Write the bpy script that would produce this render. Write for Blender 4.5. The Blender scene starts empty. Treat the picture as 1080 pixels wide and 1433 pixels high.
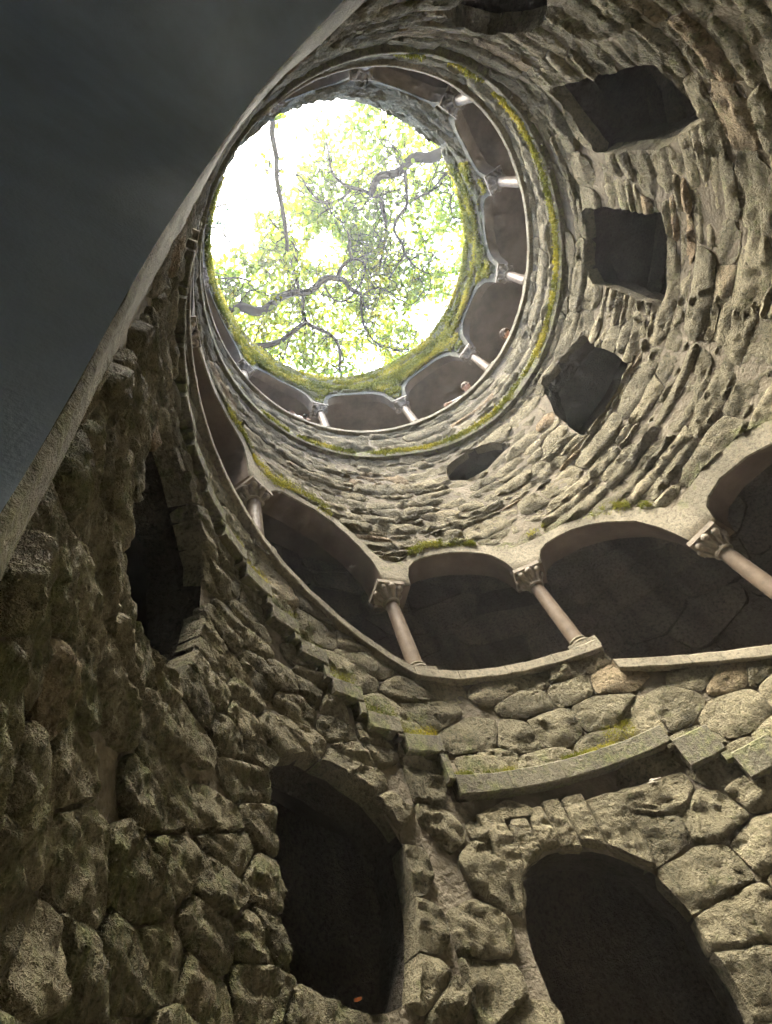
import bpy, math, random
import numpy as np
from mathutils import Vector, Matrix

SC = bpy.context.scene
COL = SC.collection
rng = np.random.default_rng(7)
random.seed(7)
PI = math.pi

# ------------------------------------------------------------------ camera
R = 3.0                                    # inner radius of the shaft (m)
F_PX, ZX, ZY, CX, CY = 731.88, 316.28, 245.97, 540.0, 716.5
CAM = np.array([-0.7777 * R, -0.5627 * R, 0.0])
_up = np.array([(ZX - CX) / F_PX, -(ZY - CY) / F_PX, -1.0]); _up /= np.linalg.norm(_up)
_x = np.array([1.0, 0, 0]); _x -= _up * _x.dot(_up); _x /= np.linalg.norm(_x)
_y = np.cross(_up, _x)
BAS = np.array([_x, _y, _up])              # camera space -> world
cam_d = bpy.data.cameras.new('camera')
cam_d.sensor_fit = 'HORIZONTAL'; cam_d.sensor_width = 36.0
cam_d.lens = F_PX / 1080.0 * 36.0
cam_d.clip_start = 0.02; cam_d.clip_end = 3000.0
cam = bpy.data.objects.new('camera', cam_d); COL.objects.link(cam)
M = Matrix([list(BAS[0]) + [CAM[0]], list(BAS[1]) + [CAM[1]], list(BAS[2]) + [CAM[2]], [0, 0, 0, 1]])
cam.matrix_world = M
SC.camera = cam

# ------------------------------------------------------------------ sky, sun, exposure
SUN_AZ = math.radians(228.0)               # direction the light comes FROM, in the xy plane
SUN_EL = math.radians(81.5)
w = bpy.data.worlds.new('World'); SC.world = w; w.use_nodes = True
nt = w.node_tree
bg = nt.nodes['Background']
sky = nt.nodes.new('ShaderNodeTexSky'); sky.sky_type = 'NISHITA'; sky.sun_disc = False
sky.sun_elevation = SUN_EL
sky.sun_rotation = PI / 2 - SUN_AZ
sky.air_density = 1.0; sky.dust_density = 2.5; sky.ozone_density = 1.0
nt.links.new(sky.outputs[0], bg.inputs[0]); bg.inputs[1].default_value = 0.12
sun_d = bpy.data.lights.new('sun', 'SUN'); sun_d.energy = 4.0; sun_d.angle = math.radians(40.0)
sun_d.color = (1.0, 0.91, 0.75)
sun = bpy.data.objects.new('sun', sun_d); COL.objects.link(sun)
sd = Vector((math.cos(SUN_EL) * math.cos(SUN_AZ), math.cos(SUN_EL) * math.sin(SUN_AZ), math.sin(SUN_EL)))
sun.rotation_euler = (-sd).to_track_quat('-Z', 'Y').to_euler()
sun.location = sd * 60
SC.view_settings.view_transform = 'Standard'; SC.view_settings.look = 'None'
SC.view_settings.gamma = 1.0
SC.view_settings.exposure = 4.3
SC.cycles.use_denoising = True
SC.cycles.max_bounces = 6; SC.cycles.diffuse_bounces = 4; SC.cycles.volume_bounces = 0; SC.cycles.transmission_bounces = 4
SC.cycles.transparent_max_bounces = 4
SC.cycles.caustics_reflective = False; SC.cycles.caustics_refractive = False
SC.cycles.sample_clamp_indirect = 6.0
SC.cycles.use_adaptive_sampling = True; SC.cycles.adaptive_threshold = 0.035

HAZE = 0.0022

# ------------------------------------------------------------------ helpers
def hash3(ix, iy, iz, seed):
    h = (ix.astype(np.uint32) * np.uint32(374761393) + iy.astype(np.uint32) * np.uint32(668265263)
         + iz.astype(np.uint32) * np.uint32(2147483647) + np.uint32((seed * 974634777) & 0xFFFFFFFF))
    h = (h ^ (h >> np.uint32(13))) * np.uint32(1274126177)
    h = h ^ (h >> np.uint32(16))
    return (h & np.uint32(0xFFFFFF)).astype(np.float32) / np.float32(0xFFFFFF)

def vnoise(p, seed=0):
    """value noise in 0..1, p is (N,3)"""
    p = p.astype(np.float32); i = np.floor(p); f = p - i
    i = i.astype(np.int64) & 0xFFFFFF
    f = f * f * (3 - 2 * f)
    x, y, z = i[:, 0], i[:, 1], i[:, 2]; fx, fy, fz = f[:, 0], f[:, 1], f[:, 2]
    def l(a, b, t): return a + (b - a) * t
    c = [[[hash3(x + a, y + b, z + d, seed) for d in (0, 1)] for b in (0, 1)] for a in (0, 1)]
    return l(l(l(c[0][0][0], c[1][0][0], fx), l(c[0][1][0], c[1][1][0], fx), fy),
             l(l(c[0][0][1], c[1][0][1], fx), l(c[0][1][1], c[1][1][1], fx), fy), fz)

def fbm(p, octaves=4, seed=0, gain=0.5):
    t = 0; a = 1.0; n = 0.0
    for o in range(octaves):
        t = t + a * vnoise(p * (2.03 ** o) + 17.3 * o, seed + o); n += a; a *= gain
    return t / n

def cyl(th, z, rad):
    """th in degrees (arrays ok) -> xyz"""
    t = np.radians(th)
    return np.stack([np.cos(t) * rad, np.sin(t) * rad, z + 0 * t], -1)

def ray(px, py):
    d = np.array([(px - CX) / F_PX, -(py - CY) / F_PX, -1.0])
    return BAS @ d

def px_at_z(px, py, z):
    d = ray(px, py)
    return CAM + d * (z / d[2])

def project(P):
    q = (np.atleast_2d(P) - CAM) @ BAS
    return np.stack([CX + F_PX * q[:, 0] / -q[:, 2], CY - F_PX * q[:, 1] / -q[:, 2], -q[:, 2]], -1)

def link(o, parent=None):
    COL.objects.link(o)
    if parent is not None: o.parent = parent
    return o

def new_mesh(name, V, F, mat=None, parent=None, smooth=True, attrs=None, sharp=None):
    me = bpy.data.meshes.new(name)
    me.from_pydata(np.asarray(V, float).tolist() if not isinstance(V, list) else V, [], F if isinstance(F, list) else F.tolist())
    if smooth and len(me.polygons):
        me.polygons.foreach_set('use_smooth', np.ones(len(me.polygons), bool))
    if attrs:
        for k, a in attrs.items():
            at = me.attributes.new(k, 'FLOAT', 'POINT'); at.data.foreach_set('value', np.asarray(a, np.float32))
    for m in (mat if isinstance(mat, (list, tuple)) else [mat]):
        if m is not None: me.materials.append(m)
    if sharp is not None: me.set_sharp_from_angle(angle=math.radians(sharp))
    me.update()
    return link(bpy.data.objects.new(name, me), parent)

def empty(name, loc=(0, 0, 0), label=None, cat=None, group=None, kind=None):
    o = bpy.data.objects.new(name, None); o.empty_display_size = 0.2; o.location = loc
    link(o); return tag(o, label, cat, group, kind)

def tag(o, label=None, cat=None, group=None, kind=None):
    if cat and not kind: kind = 'thing'
    if label: o['label'] = label
    if cat: o['category'] = cat
    if group: o['group'] = group
    if kind: o['kind'] = kind
    return o

class MB:
    """collects vertices and faces"""
    def __init__(s): s.V = []; s.F = []; s.n = 0; s.A = []
    def add(s, V, F, a=0.0):
        V = np.asarray(V, float).reshape(-1, 3)
        s.V.append(V); s.F += [[i + s.n for i in f] for f in F]; s.n += len(V)
        s.A.append(np.full(len(V), a) if np.isscalar(a) else np.asarray(a)); return s
    def grid(s, P, closed_u=False):
        """P (nu,nv,3)"""
        nu, nv = P.shape[:2]; F = []
        for i in range(nu if closed_u else nu - 1):
            for j in range(nv - 1):
                a = i * nv + j; b = ((i + 1) % nu) * nv + j
                F.append([a, b, b + 1, a + 1])
        return s.add(P.reshape(-1, 3), F)
    def box(s, lo, hi):
        x0, y0, z0 = lo; x1, y1, z1 = hi
        V = [(x0, y0, z0), (x1, y0, z0), (x1, y1, z0), (x0, y1, z0), (x0, y0, z1), (x1, y0, z1), (x1, y1, z1), (x0, y1, z1)]
        return s.add(V, [[0, 3, 2, 1], [4, 5, 6, 7], [0, 1, 5, 4], [1, 2, 6, 5], [2, 3, 7, 6], [3, 0, 4, 7]])
    def tube(s, pts, rad, n=7, cap=True):
        pts = np.asarray(pts, float); rad = np.broadcast_to(np.asarray(rad, float), (len(pts),))
        T = np.gradient(pts, axis=0); T /= np.linalg.norm(T, axis=1)[:, None] + 1e-9
        u = np.cross(T[0], [0.3, 0.2, 0.93]); u /= np.linalg.norm(u) + 1e-9
        rings = []
        for i in range(len(pts)):
            u = u - T[i] * u.dot(T[i]); u /= np.linalg.norm(u) + 1e-9
            v = np.cross(T[i], u); a = np.arange(n) * 2 * PI / n
            rings.append(pts[i] + rad[i] * (np.cos(a)[:, None] * u + np.sin(a)[:, None] * v))
        V = np.array(rings).reshape(-1, 3); F = []
        for i in range(len(pts) - 1):
            for k in range(n):
                a = i * n + k; b = i * n + (k + 1) % n
                F.append([a, b, b + n, a + n])
        if cap: F.append(list(range(n))[::-1]); F.append([(len(pts) - 1) * n + k for k in range(n)])
        return s.add(V, F)
    def lathe(s, prof, n=24, c=(0, 0, 0), square=0.0):
        prof = np.asarray(prof, float); a = np.arange(n) * 2 * PI / n
        V = np.array([[(c[0] + r * math.cos(t), c[1] + r * math.sin(t), c[2] + z) for t in a] for r, z in prof]).reshape(-1, 3)
        F = [[i * n + k, i * n + (k + 1) % n, (i + 1) * n + (k + 1) % n, (i + 1) * n + k] for i in range(len(prof) - 1) for k in range(n)]
        F.append(list(range(n))[::-1]); F.append([(len(prof) - 1) * n + k for k in range(n)])
        return s.add(V, F)
    def ball(s, c, r, nu=10, nv=7):
        r = np.broadcast_to(np.asarray(r, float), (3,))
        V = []
        for j in range(nv + 1):
            p = PI * j / nv
            for i in range(nu):
                t = 2 * PI * i / nu
                V.append((c[0] + r[0] * math.sin(p) * math.cos(t), c[1] + r[1] * math.sin(p) * math.sin(t), c[2] + r[2] * math.cos(p)))
        F = [[j * nu + i, (j + 1) * nu + i, (j + 1) * nu + (i + 1) % nu, j * nu + (i + 1) % nu] for j in range(nv) for i in range(nu)]
        return s.add(V, F)
    def build(s, name, mat, parent=None, smooth=True, sharp=None, attr=None):
        V = np.concatenate(s.V) if s.V else np.zeros((0, 3))
        at = {attr: np.concatenate(s.A)} if attr else None
        return new_mesh(name, V, s.F, mat, parent, smooth, at, sharp)

# ------------------------------------------------------------------ materials
def mat(name): 
    m = bpy.data.materials.new(name); m.use_nodes = True
    n = m.node_tree.nodes; b = n['Principled BSDF']
    b.inputs['Specular IOR Level'].default_value = 0.25
    return m, n, m.node_tree.links, b

def ramp(n, l, src, stops):
    r = n.new('ShaderNodeValToRGB'); e = r.color_ramp.elements
    while len(e) < len(stops): e.new(0.5)
    for k, (p, c) in enumerate(stops):
        e[k].position = p; e[k].color = (*c, 1) if len(c) == 3 else c
    l.new(src, r.inputs[0]); return r.outputs[0]

def noise(n, l, scale, detail=6, rough=0.6, vec=None, dist=0.0):
    t = n.new('ShaderNodeTexNoise'); t.inputs['Scale'].default_value = scale
    t.inputs['Detail'].default_value = detail; t.inputs['Roughness'].default_value = rough
    t.inputs['Distortion'].default_value = dist
    if vec is not None: l.new(vec, t.inputs['Vector'])
    return t.outputs['Fac']

def mixc(n, l, fac, a, b, mode='MIX'):
    m = n.new('ShaderNodeMix'); m.data_type = 'RGBA'; m.blend_type = mode
    for s, v in ((m.inputs[0], fac), (m.inputs[6], a), (m.inputs[7], b)):
        if hasattr(v, 'links'): l.new(v, s)
        elif isinstance(v, (int, float)): s.default_value = v
        else: s.default_value = (*v, 1)
    return m.outputs[2]

def math_(n, l, op, a, b=0.0, clamp=False):
    m = n.new('ShaderNodeMath'); m.operation = op; m.use_clamp = clamp
    for s, v in ((m.inputs[0], a), (m.inputs[1], b)):
        if hasattr(v, 'links'): l.new(v, s)
        else: s.default_value = v
    return m.outputs[0]

def bump(n, l, b, h, strength, dist):
    u = n.new('ShaderNodeBump'); u.inputs['Strength'].default_value = strength; u.inputs['Distance'].default_value = dist
    l.new(h, u.inputs['Height']); l.new(u.outputs[0], b.inputs['Normal'])

def attr(n, name):
    a = n.new('ShaderNodeAttribute'); a.attribute_name = name; return a.outputs['Fac']

def stone_material(name, dark, mid, light, warm, moss_amount=0.5, rough_bump=1.0):
    m, n, l, b = mat(name)
    tc = n.new('ShaderNodeTexCoord'); P = tc.outputs['Object']
    n1 = noise(n, l, 2.3, 3, 0.62, P); n2 = noise(n, l, 26, 4, 0.78, P)
    tint = attr(n, 'tint')
    base = ramp(n, l, n1, [(0.28, dark), (0.5, mid), (0.72, light)])
    tcol = ramp(n, l, tint, [(0.0, dark), (0.35, mid), (0.7, light), (0.94, light), (0.99, warm)])
    c = mixc(n, l, 0.62, base, tcol)
    mp = n.new('ShaderNodeMapping'); mp.inputs['Scale'].default_value = (2.2, 2.2, .3); l.new(P, mp.inputs['Vector'])
    c = mixc(n, l, 0.8, c, ramp(n, l, noise(n, l, 1.0, 3, 0.6, mp.outputs[0]), [(0.36, (0.62, 0.62, 0.60)), (0.56, (1.06, 1.05, 1.03))]), 'MULTIPLY')
    pits = ramp(n, l, n2, [(0.32, (0.35, 0.34, 0.33)), (0.5, (0.95, 0.95, 0.95)), (0.7, (1.25, 1.22, 1.18))])
    c = mixc(n, l, 0.85, c, pits, 'MULTIPLY')
    # moss / algae film: its own patches, amount painted per vertex on damp ledges, and leftwards for cool light
    mo = attr(n, 'moss')
    mn = noise(n, l, 5.5, 3, 0.75, P)
    mm = math_(n, l, 'ADD', mn, math_(n, l, 'MULTIPLY', mo, 0.5))
    mm = ramp(n, l, mm, [(0.66, (0, 0, 0)), (0.86, (1, 1, 1))])
    mcol = ramp(n, l, n2, [(0.3, (0.08, 0.09, 0.035)), (0.5, (0.17, 0.185, 0.08)), (0.7, (0.28, 0.285, 0.12))])
    c = mixc(n, l, math_(n, l, 'MULTIPLY', mm, moss_amount), c, mcol)
    l.new(c, b.inputs['Base Color']); b.inputs['Roughness'].default_value = 0.9
    bump(n, l, b, n2, min(1.0, rough_bump), 0.10 * rough_bump)
    return m

M_STONE = stone_material('rough_limestone', (0.152, 0.140, 0.094), (0.255, 0.232, 0.154), (0.365, 0.328, 0.220), (0.39, 0.27, 0.155), 0.8)
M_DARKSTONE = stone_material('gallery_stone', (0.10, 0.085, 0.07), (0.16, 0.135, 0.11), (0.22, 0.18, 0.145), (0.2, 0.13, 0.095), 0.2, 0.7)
M_CUT = stone_material('cut_limestone', (0.17, 0.155, 0.115), (0.24, 0.22, 0.165), (0.32, 0.29, 0.22), (0.32, 0.26, 0.18), 0.7, 0.35)

M_LEDGE = stone_material('weathered_ledge', (0.10, 0.095, 0.07), (0.15, 0.14, 0.105), (0.22, 0.205, 0.15), (0.22, 0.18, 0.13), 0.85, 0.6)
M_REVEAL = stone_material('shade_dark_reveal_stone', (0.07, 0.062, 0.05), (0.12, 0.105, 0.082), (0.17, 0.15, 0.115), (0.17, 0.12, 0.085), 0.3, 1.0)  # darker copy of the wall stone: shade of the openings put into its colour

def simple(name, col, rough=0.85, var=0.25, scale=6.0, bs=0.3, bd=0.01, bscale=40):
    m, n, l, b = mat(name)
    P = n.new('ShaderNodeTexCoord').outputs['Object']
    t = noise(n, l, scale, 4, 0.65, P)
    lo = tuple(c * (1 - var) for c in col); hi = tuple(min(1, c * (1 + var)) for c in col)
    l.new(ramp(n, l, t, [(0.3, lo), (0.7, hi)]), b.inputs['Base Color'])
    b.inputs['Roughness'].default_value = rough
    bump(n, l, b, noise(n, l, bscale, 3, 0.6, P), bs, bd)
    return m

M_MORTAR = simple('mortar', (0.20, 0.175, 0.13), 0.95, 0.35, 5, 0.8, 0.03, 26)
M_PLASTER = simple('old_plaster', (0.30, 0.27, 0.225), 0.9, 0.22, 2.2, 0.35, 0.01, 45)
M_VAULT = simple('glare_blue_plaster', (0.48, 0.58, 0.72), 0.85, 0.12, 2.4, 0.25, 0.01, 60)  # blue in the plaster colour stands in for veiling glare
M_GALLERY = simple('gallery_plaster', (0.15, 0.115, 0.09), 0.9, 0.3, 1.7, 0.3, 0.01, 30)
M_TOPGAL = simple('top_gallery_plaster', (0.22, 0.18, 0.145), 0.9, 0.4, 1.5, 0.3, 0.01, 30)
M_COLUMN = simple('polished_column', (0.165, 0.13, 0.098), 0.55, 0.22, 9, 0.15, 0.004, 90)
M_COLUMN.node_tree.nodes['Principled BSDF'].inputs['Specular IOR Level'].default_value = .12
M_CAPITAL = simple('carved_capital', (0.27, 0.235, 0.19), 0.85, 0.35, 9, 0.5, 0.012, 50)
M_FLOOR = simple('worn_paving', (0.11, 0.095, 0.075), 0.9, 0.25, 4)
M_MARBLE = simple('pale_marble_paving', (0.19, 0.175, 0.15), 0.7, 0.2, 2)
M_PALEFLOOR = simple('pale_bounce_paving', (0.36, 0.31, 0.25), 0.9, 0.2, 4)  # paving made paler than below to bounce light onto the ceiling
M_SOIL = simple('leafy_soil', (0.10, 0.085, 0.04), 0.95, 0.4, 3)
M_BARK = simple('oak_bark', (0.016, 0.014, 0.011), 0.95, 0.35, 5, 0.8, 0.03, 18)

def leaf_material(name, c1, c2, c3, trans=0.55):
    m, n, l, b = mat(name)
    t = attr(n, 'tint')
    c = ramp(n, l, t, [(0.0, c1), (0.5, c2), (1.0, c3)])
    l.new(c, b.inputs['Base Color']); b.inputs['Roughness'].default_value = 0.6
    tr = n.new('ShaderNodeBsdfTranslucent'); l.new(c, tr.inputs['Color'])
    mx = n.new('ShaderNodeMixShader'); mx.inputs[0].default_value = trans
    l.new(b.outputs[0], mx.inputs[1]); l.new(tr.outputs[0], mx.inputs[2])
    l.new(mx.outputs[0], n['Material Output'].inputs['Surface'])
    return m
M_LEAF = leaf_material('oak_leaf', (0.06, 0.12, 0.004), (0.14, 0.205, 0.006), (0.28, 0.28, 0.010), .6)
M_NEEDLE = leaf_material('blue_green_leaf', (0.05, 0.12, 0.07), (0.09, 0.18, 0.11), (0.14, 0.22, 0.13), 0.35)
M_MOSS = leaf_material('moss', (0.07, 0.09, 0.012), (0.20, 0.215, 0.028), (0.46, 0.40, 0.05), 0.3)

# ------------------------------------------------------------------ curves of the spiral (theta deg, z m)
def table(pts):
    p = np.array(pts, float)
    return lambda th: np.interp(th, p[:, 0], p[:, 1])
def ptable(pts):
    p = np.array(pts, float)
    return lambda th: np.interp(th, p[:, 0], p[:, 1], period=360.0)

Z_FLOOR = -1.55
TH0, TH1 = -8.0, 204.0                     # angular range of the lower gallery
cop_low = table([(-8, .95), (44.8, 2.49), (57.2, 2.86), (69.2, 3.2), (69.3, 3.5), (75, 3.52), (90, 3.55), (103, 3.57), (112, 3.62), (118, 3.83), (125, 4.08),
                 (132.4, 4.35), (140, 4.59), (155, 5.07), (164, 5.36), (172, 5.6), (178, 5.82), (204, 6.65)])
INTR_LOW = [(-8, 2.2), (-3, 2.55), (-2.9, 2.6), (4.5, 2.6), (5, 2.95), (8, 3.45), (13.9, 3.89), (18.3, 4.05), (24.6, 4.15), (29.3, 4.12), (31.2, 4.04), (32.2, 3.88), (32.3, 3.86),
            (39.2, 3.90), (39.5, 3.98), (40, 4.1), (40.9, 4.29), (43.4, 4.62), (48.2, 4.92), (52, 5.08), (56, 5.18), (60, 5.22), (63.5, 5.21), (65.8, 5.14), (67.1, 5.03), (67.5, 4.95),
            (74.8, 4.98), (75.1, 5.08), (75.6, 5.2), (77.5, 5.42), (80, 5.55), (83, 5.65), (87.8, 5.73), (92.5, 5.74), (96.4, 5.70), (99.6, 5.6), (101.6, 5.46), (102.7, 5.28), (103.1, 5.10),
            (110.4, 5.12), (110.7, 5.3), (111.6, 5.58), (113.5, 5.83), (115.9, 6.05), (120, 6.35), (125.4, 6.52), (131, 6.57), (136, 6.52), (139, 6.4), (141, 6.25), (141.4, 6.1),
            (149, 6.14), (149.3, 6.5), (150.4, 6.88), (153, 7.03), (157, 7.13), (164, 7.22), (172, 7.38), (176, 7.34), (177.2, 7.22), (177.5, 7.08), (184.5, 7.1), (184.9, 7.4), (187, 7.7),
            (191, 7.88), (197, 7.95), (201, 7.9), (203, 7.75), (204, 7.4)]
band_low = table([(-8, 3.0), (-3, 3.2), (1, 3.35), (5, 3.75), (10, 4.06), (14.9, 4.27), (25.3, 4.42), (30, 4.40), (35.5, 4.36), (39, 4.66), (43.2, 4.95), (50, 5.2), (56.3, 5.36), (66.1, 5.40),
                  (71, 5.42), (77.4, 5.68), (85, 5.88), (92.9, 5.93), (100, 5.77), (103, 5.62), (107, 5.52), (110, 5.76), (113.6, 6.1), (118, 6.43), (122.8, 6.64), (131, 6.72), (139.9, 6.63), (145, 6.62),
                  (148, 7.0), (151, 7.25), (160, 7.4), (172, 7.6), (181, 7.68), (186, 7.9), (192, 8.1), (204, 8.15)])
ceil_low = table([(-8, 3.9), (25, 4.35), (56, 5.4), (90, 5.93), (131, 6.75), (170, 7.6), (204, 8.15)])
string_top = ptable([(0, 8.68), (27, 8.6), (49, 8.6), (69, 8.78), (85, 9.04), (110, 9.10), (153, 9.06), (180, 9.03), (204, 8.9), (250, 8.2), (270, 8.03), (283, 8.07), (295, 8.25), (309, 8.45), (329, 8.69), (348, 8.7)])
cop_top = ptable([(0, 9.86), (24, 9.87), (50, 9.99), (84, 10.2), (108, 10.28), (153, 10.30), (177, 10.2), (204, 9.9), (250, 9.1), (269, 9.02), (286, 9.1), (304, 9.27), (321, 9.58), (339, 9.78)])
rim_z = ptable([(0, 13.05), (30, 13.25), (66, 13.7), (116, 13.9), (150, 14.05), (186, 13.6), (213, 13.2), (252, 13.3), (286, 13.0), (314, 12.6), (348, 12.9)])
# top arcade bays: column angle, column top, crown to the next column
TOPC = [(1, 10.84, 12.2), (35, 11.02, 12.3), (71, 11.25, 12.6), (108, 11.42, 12.4), (145, 11.12, 12.25), (181, 11.05, 12.1), (214, 10.8, 11.9), (241, 10.35, 11.3), (268, 9.98, 10.8),
        (298.5, 10.12, 11.2), (329, 10.75, 11.8)]
CAPH = 0.27

# stepped edge under the lower gallery: (theta0, theta1, top, bottom)
STEPS = [(70.3, 112.3, 2.37, 2.19), (63.5, 70.3, 2.20, 1.94), (56.5, 63.5, 1.90, 1.66)]
_t, _z = 56.5, 1.90
while _t > -8:
    _z -= 0.29; STEPS.append((max(_t - 6.9, -8), _t, _z, _z - 0.24)); _t -= 6.9
for a, b, zt, zb in [(112.3, 120, 2.76, 2.52), (120, 127, 2.93, 2.68), (127, 133.8, 3.2, 2.93), (133.8, 140.2, 3.5, 3.2), (140.2, 147, 3.72, 3.44), (147, 154, 3.96, 3.68), (154, 161, 4.16, 3.9), (161, 168, 4.34, 4.08)]:
    STEPS.append((a, b, zt, zb))
_t, _z = 168, 4.34
while _t < 204:
    _z += 0.21; STEPS.append((_t, min(_t + 7, 204), _z, _z - 0.26)); _t += 7
STEPS.sort()
STEPS = [(a, b, zt, (zt - .18 if i and a >= 112 else zb)) for i, (a, b, zt, zb) in enumerate(STEPS)]
def step_top(th):
    th = np.asarray(th, float); r = np.zeros_like(th)
    for a, b, zt, zb in STEPS: r = np.where((th >= a) & (th <= b), zt, r)
    return np.where(th < STEPS[0][0], STEPS[0][2], np.where(th > STEPS[-1][1], STEPS[-1][2], r))
def step_bot(th):
    th = np.asarray(th, float); r = np.zeros_like(th)
    for a, b, zt, zb in STEPS: r = np.where((th >= a) & (th <= b), zb, r)
    return np.where(th < STEPS[0][0], STEPS[0][3], np.where(th > STEPS[-1][1], STEPS[-1][3], r))

# ------------------------------------------------------------------ openings, outlines in (theta, z)
ARCH_IN = [(205.4, -1.6), (205.4, .75), (205.6, .92), (207, 1.31), (210, 2.1), (212.6, 3.1), (217.2, 4.45), (222, 5.0), (228, 5.22), (233.5, 5.14), (237.5, 4.8), (240.5, 4.40), (245, 3.2), (248, 1.8), (248.5, .5), (248.5, -1.6)]
ARCH_OUT = [(202.0, -1.6), (202.2, .79), (202.6, .93), (203.4, 1.17), (204.6, 1.74), (205.7, 2.7), (207.3, 3.83), (211, 5.2), (217, 6.15), (226, 6.75), (236, 6.85), (243.3, 6.6), (247.4, 5.11), (250.5, 3.3), (252, 1.8), (252.5, -1.6)]
def rough(poly, amp=0.035, step=0.09, seed=1):
    """subdivide an outline in metres and roughen it like broken masonry"""
    out = []
    P = [np.array([math.radians(a) * R, b]) for a, b in poly]
    for i in range(len(P)):
        a, b = P[i], P[(i + 1) % len(P)]; n = max(1, int(np.linalg.norm(b - a) / step))
        for k in range(n): out.append(a + (b - a) * k / n)
    out = np.array(out)
    d = np.stack([fbm(np.c_[out * 5, 0 * out[:, :1] + seed], 3, 11) - .5, fbm(np.c_[out * 5, 0 * out[:, :1] + seed + 9], 3, 23) - .5], 1)
    return out + d * amp * 2
OPEN = {
    'door_right': [(109.2, -1.5), (109.2, .84), (108.7, 1.23), (106.8, 1.53), (103.5, 1.64), (100.3, 1.68), (96, 1.68), (92.8, 1.63), (89, 1.54), (85.8, 1.38), (84.3, 1.09), (84.3, .7), (84.8, -1.5)],
    'door_left': [(148.8, 2.06), (146.2, 2.25), (139.4, 2.37), (134, 2.32), (128.9, 2.19), (126, 2.03), (124.6, 1.9), (125.6, 1.5), (127.0, 1.2), (129, .94), (136.7, .88), (143, .93), (149.2, 1.0), (149.4, 1.28), (148.8, 1.62)],
    'window_left': [(184.6, 3.55), (185.8, 2.6), (186.3, 1.97), (180.1, 1.97), (173.0, 2.0), (168.9, 2.1), (165, 2.5), (163.0, 2.89), (164.8, 3.42), (169, 3.7), (174, 3.95), (180, 3.95)],
    'w1': [(74.6, 7.62), (73.3, 7.98), (68, 8.2), (62.5, 8.27), (56, 8.05), (50.1, 7.66), (56.8, 7.57), (62, 7.45), (67.7, 7.42)],
    'w2': [(28.4, 8.17), (18.4, 8.00), (9.8, 7.67), (11, 7.0), (11.6, 6.40), (23, 6.35), (34.9, 6.44), (34.8, 6.9), (34.4, 7.34)],
    'w3': [(-26, 7.92), (-25.6, 6.19), (-9.7, 6.07), (-4.4, 6.13), (-5.6, 7.71), (-9.8, 7.99)],
    'w4': [(-58.8, 7.33), (-58, 5.42), (-45, 5.23), (-39.9, 6.03), (-40, 7.18), (-49, 7.35)],
    'w5': [(-94.1, 6.35), (-92.7, 5.99), (-88, 5.5), (-80.3, 5.5), (-74, 6.18), (-78.3, 6.88), (-86, 6.9)],
}
_ai = np.array(ARCH_IN + [ARCH_IN[-1]]); ARCH_OUT = [(a_ * .75 + .25 * float(np.interp(i_ / (len(ARCH_OUT) - 1), np.linspace(0, 1, len(ARCH_IN)), np.array(ARCH_IN)[:, 0])), b_ * .75 + .25 * float(np.interp(i_ / (len(ARCH_OUT) - 1), np.linspace(0, 1, len(ARCH_IN)), np.array(ARCH_IN)[:, 1]))) for i_, (a_, b_) in enumerate(ARCH_OUT)]
POLY = {k: rough(v, 0.04, seed=3 + i) for i, (k, v) in enumerate(OPEN.items())}
POLY['arch'] = rough(ARCH_OUT, 0.0, 0.15)
PBOX = {k: (p.min(0) - .02, p.max(0) + .02) for k, p in POLY.items()}

def inside_and_snap(Q, poly):
    """Q (N,2) metres; returns mask inside and nearest boundary points"""
    a = poly; b = np.roll(poly, -1, 0)
    x, y = Q[:, 0][:, None], Q[:, 1][:, None]
    cond = ((a[:, 1] > y) != (b[:, 1] > y)) & (x < (b[:, 0] - a[:, 0]) * (y - a[:, 1]) / (b[:, 1] - a[:, 1] + 1e-12) + a[:, 0])
    ins = cond.sum(1) % 2 == 1
    near = Q.copy()
    if ins.any():
        q = Q[ins]; d = b - a; L = (d ** 2).sum(1) + 1e-12
        t = np.clip(((q[:, None] - a[None]) * d[None]).sum(2) / L[None], 0, 1)
        c = a[None] + t[..., None] * d[None]
        k = ((q[:, None] - c) ** 2).sum(2).argmin(1)
        near[ins] = c[np.arange(len(q)), k]
    return ins, near

C360 = 2 * PI * R
def clip_openings(Q):
    """Q (N,2) metres -> snapped Q, mask inside. tries the three periodic copies"""
    Q = Q.copy(); m = np.zeros(len(Q), bool)
    lo, hi = Q.min(0), Q.max(0)
    for k, p in POLY.items():
        for sh in (-C360, 0, C360):
            if hi[0] + sh < PBOX[k][0][0] or lo[0] + sh > PBOX[k][1][0] or hi[1] < PBOX[k][0][1] or lo[1] > PBOX[k][1][1]: continue
            q = Q + [sh, 0]; ins, nr = inside_and_snap(q, p)
            if ins.any(): Q[ins] = nr[ins] - [sh, 0]; m |= ins
    return Q, m

# ------------------------------------------------------------------ masonry
STONES = {}          # wall key -> list of (V, F, tint, moss, weight)
def rad_face(s, z): return R

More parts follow.
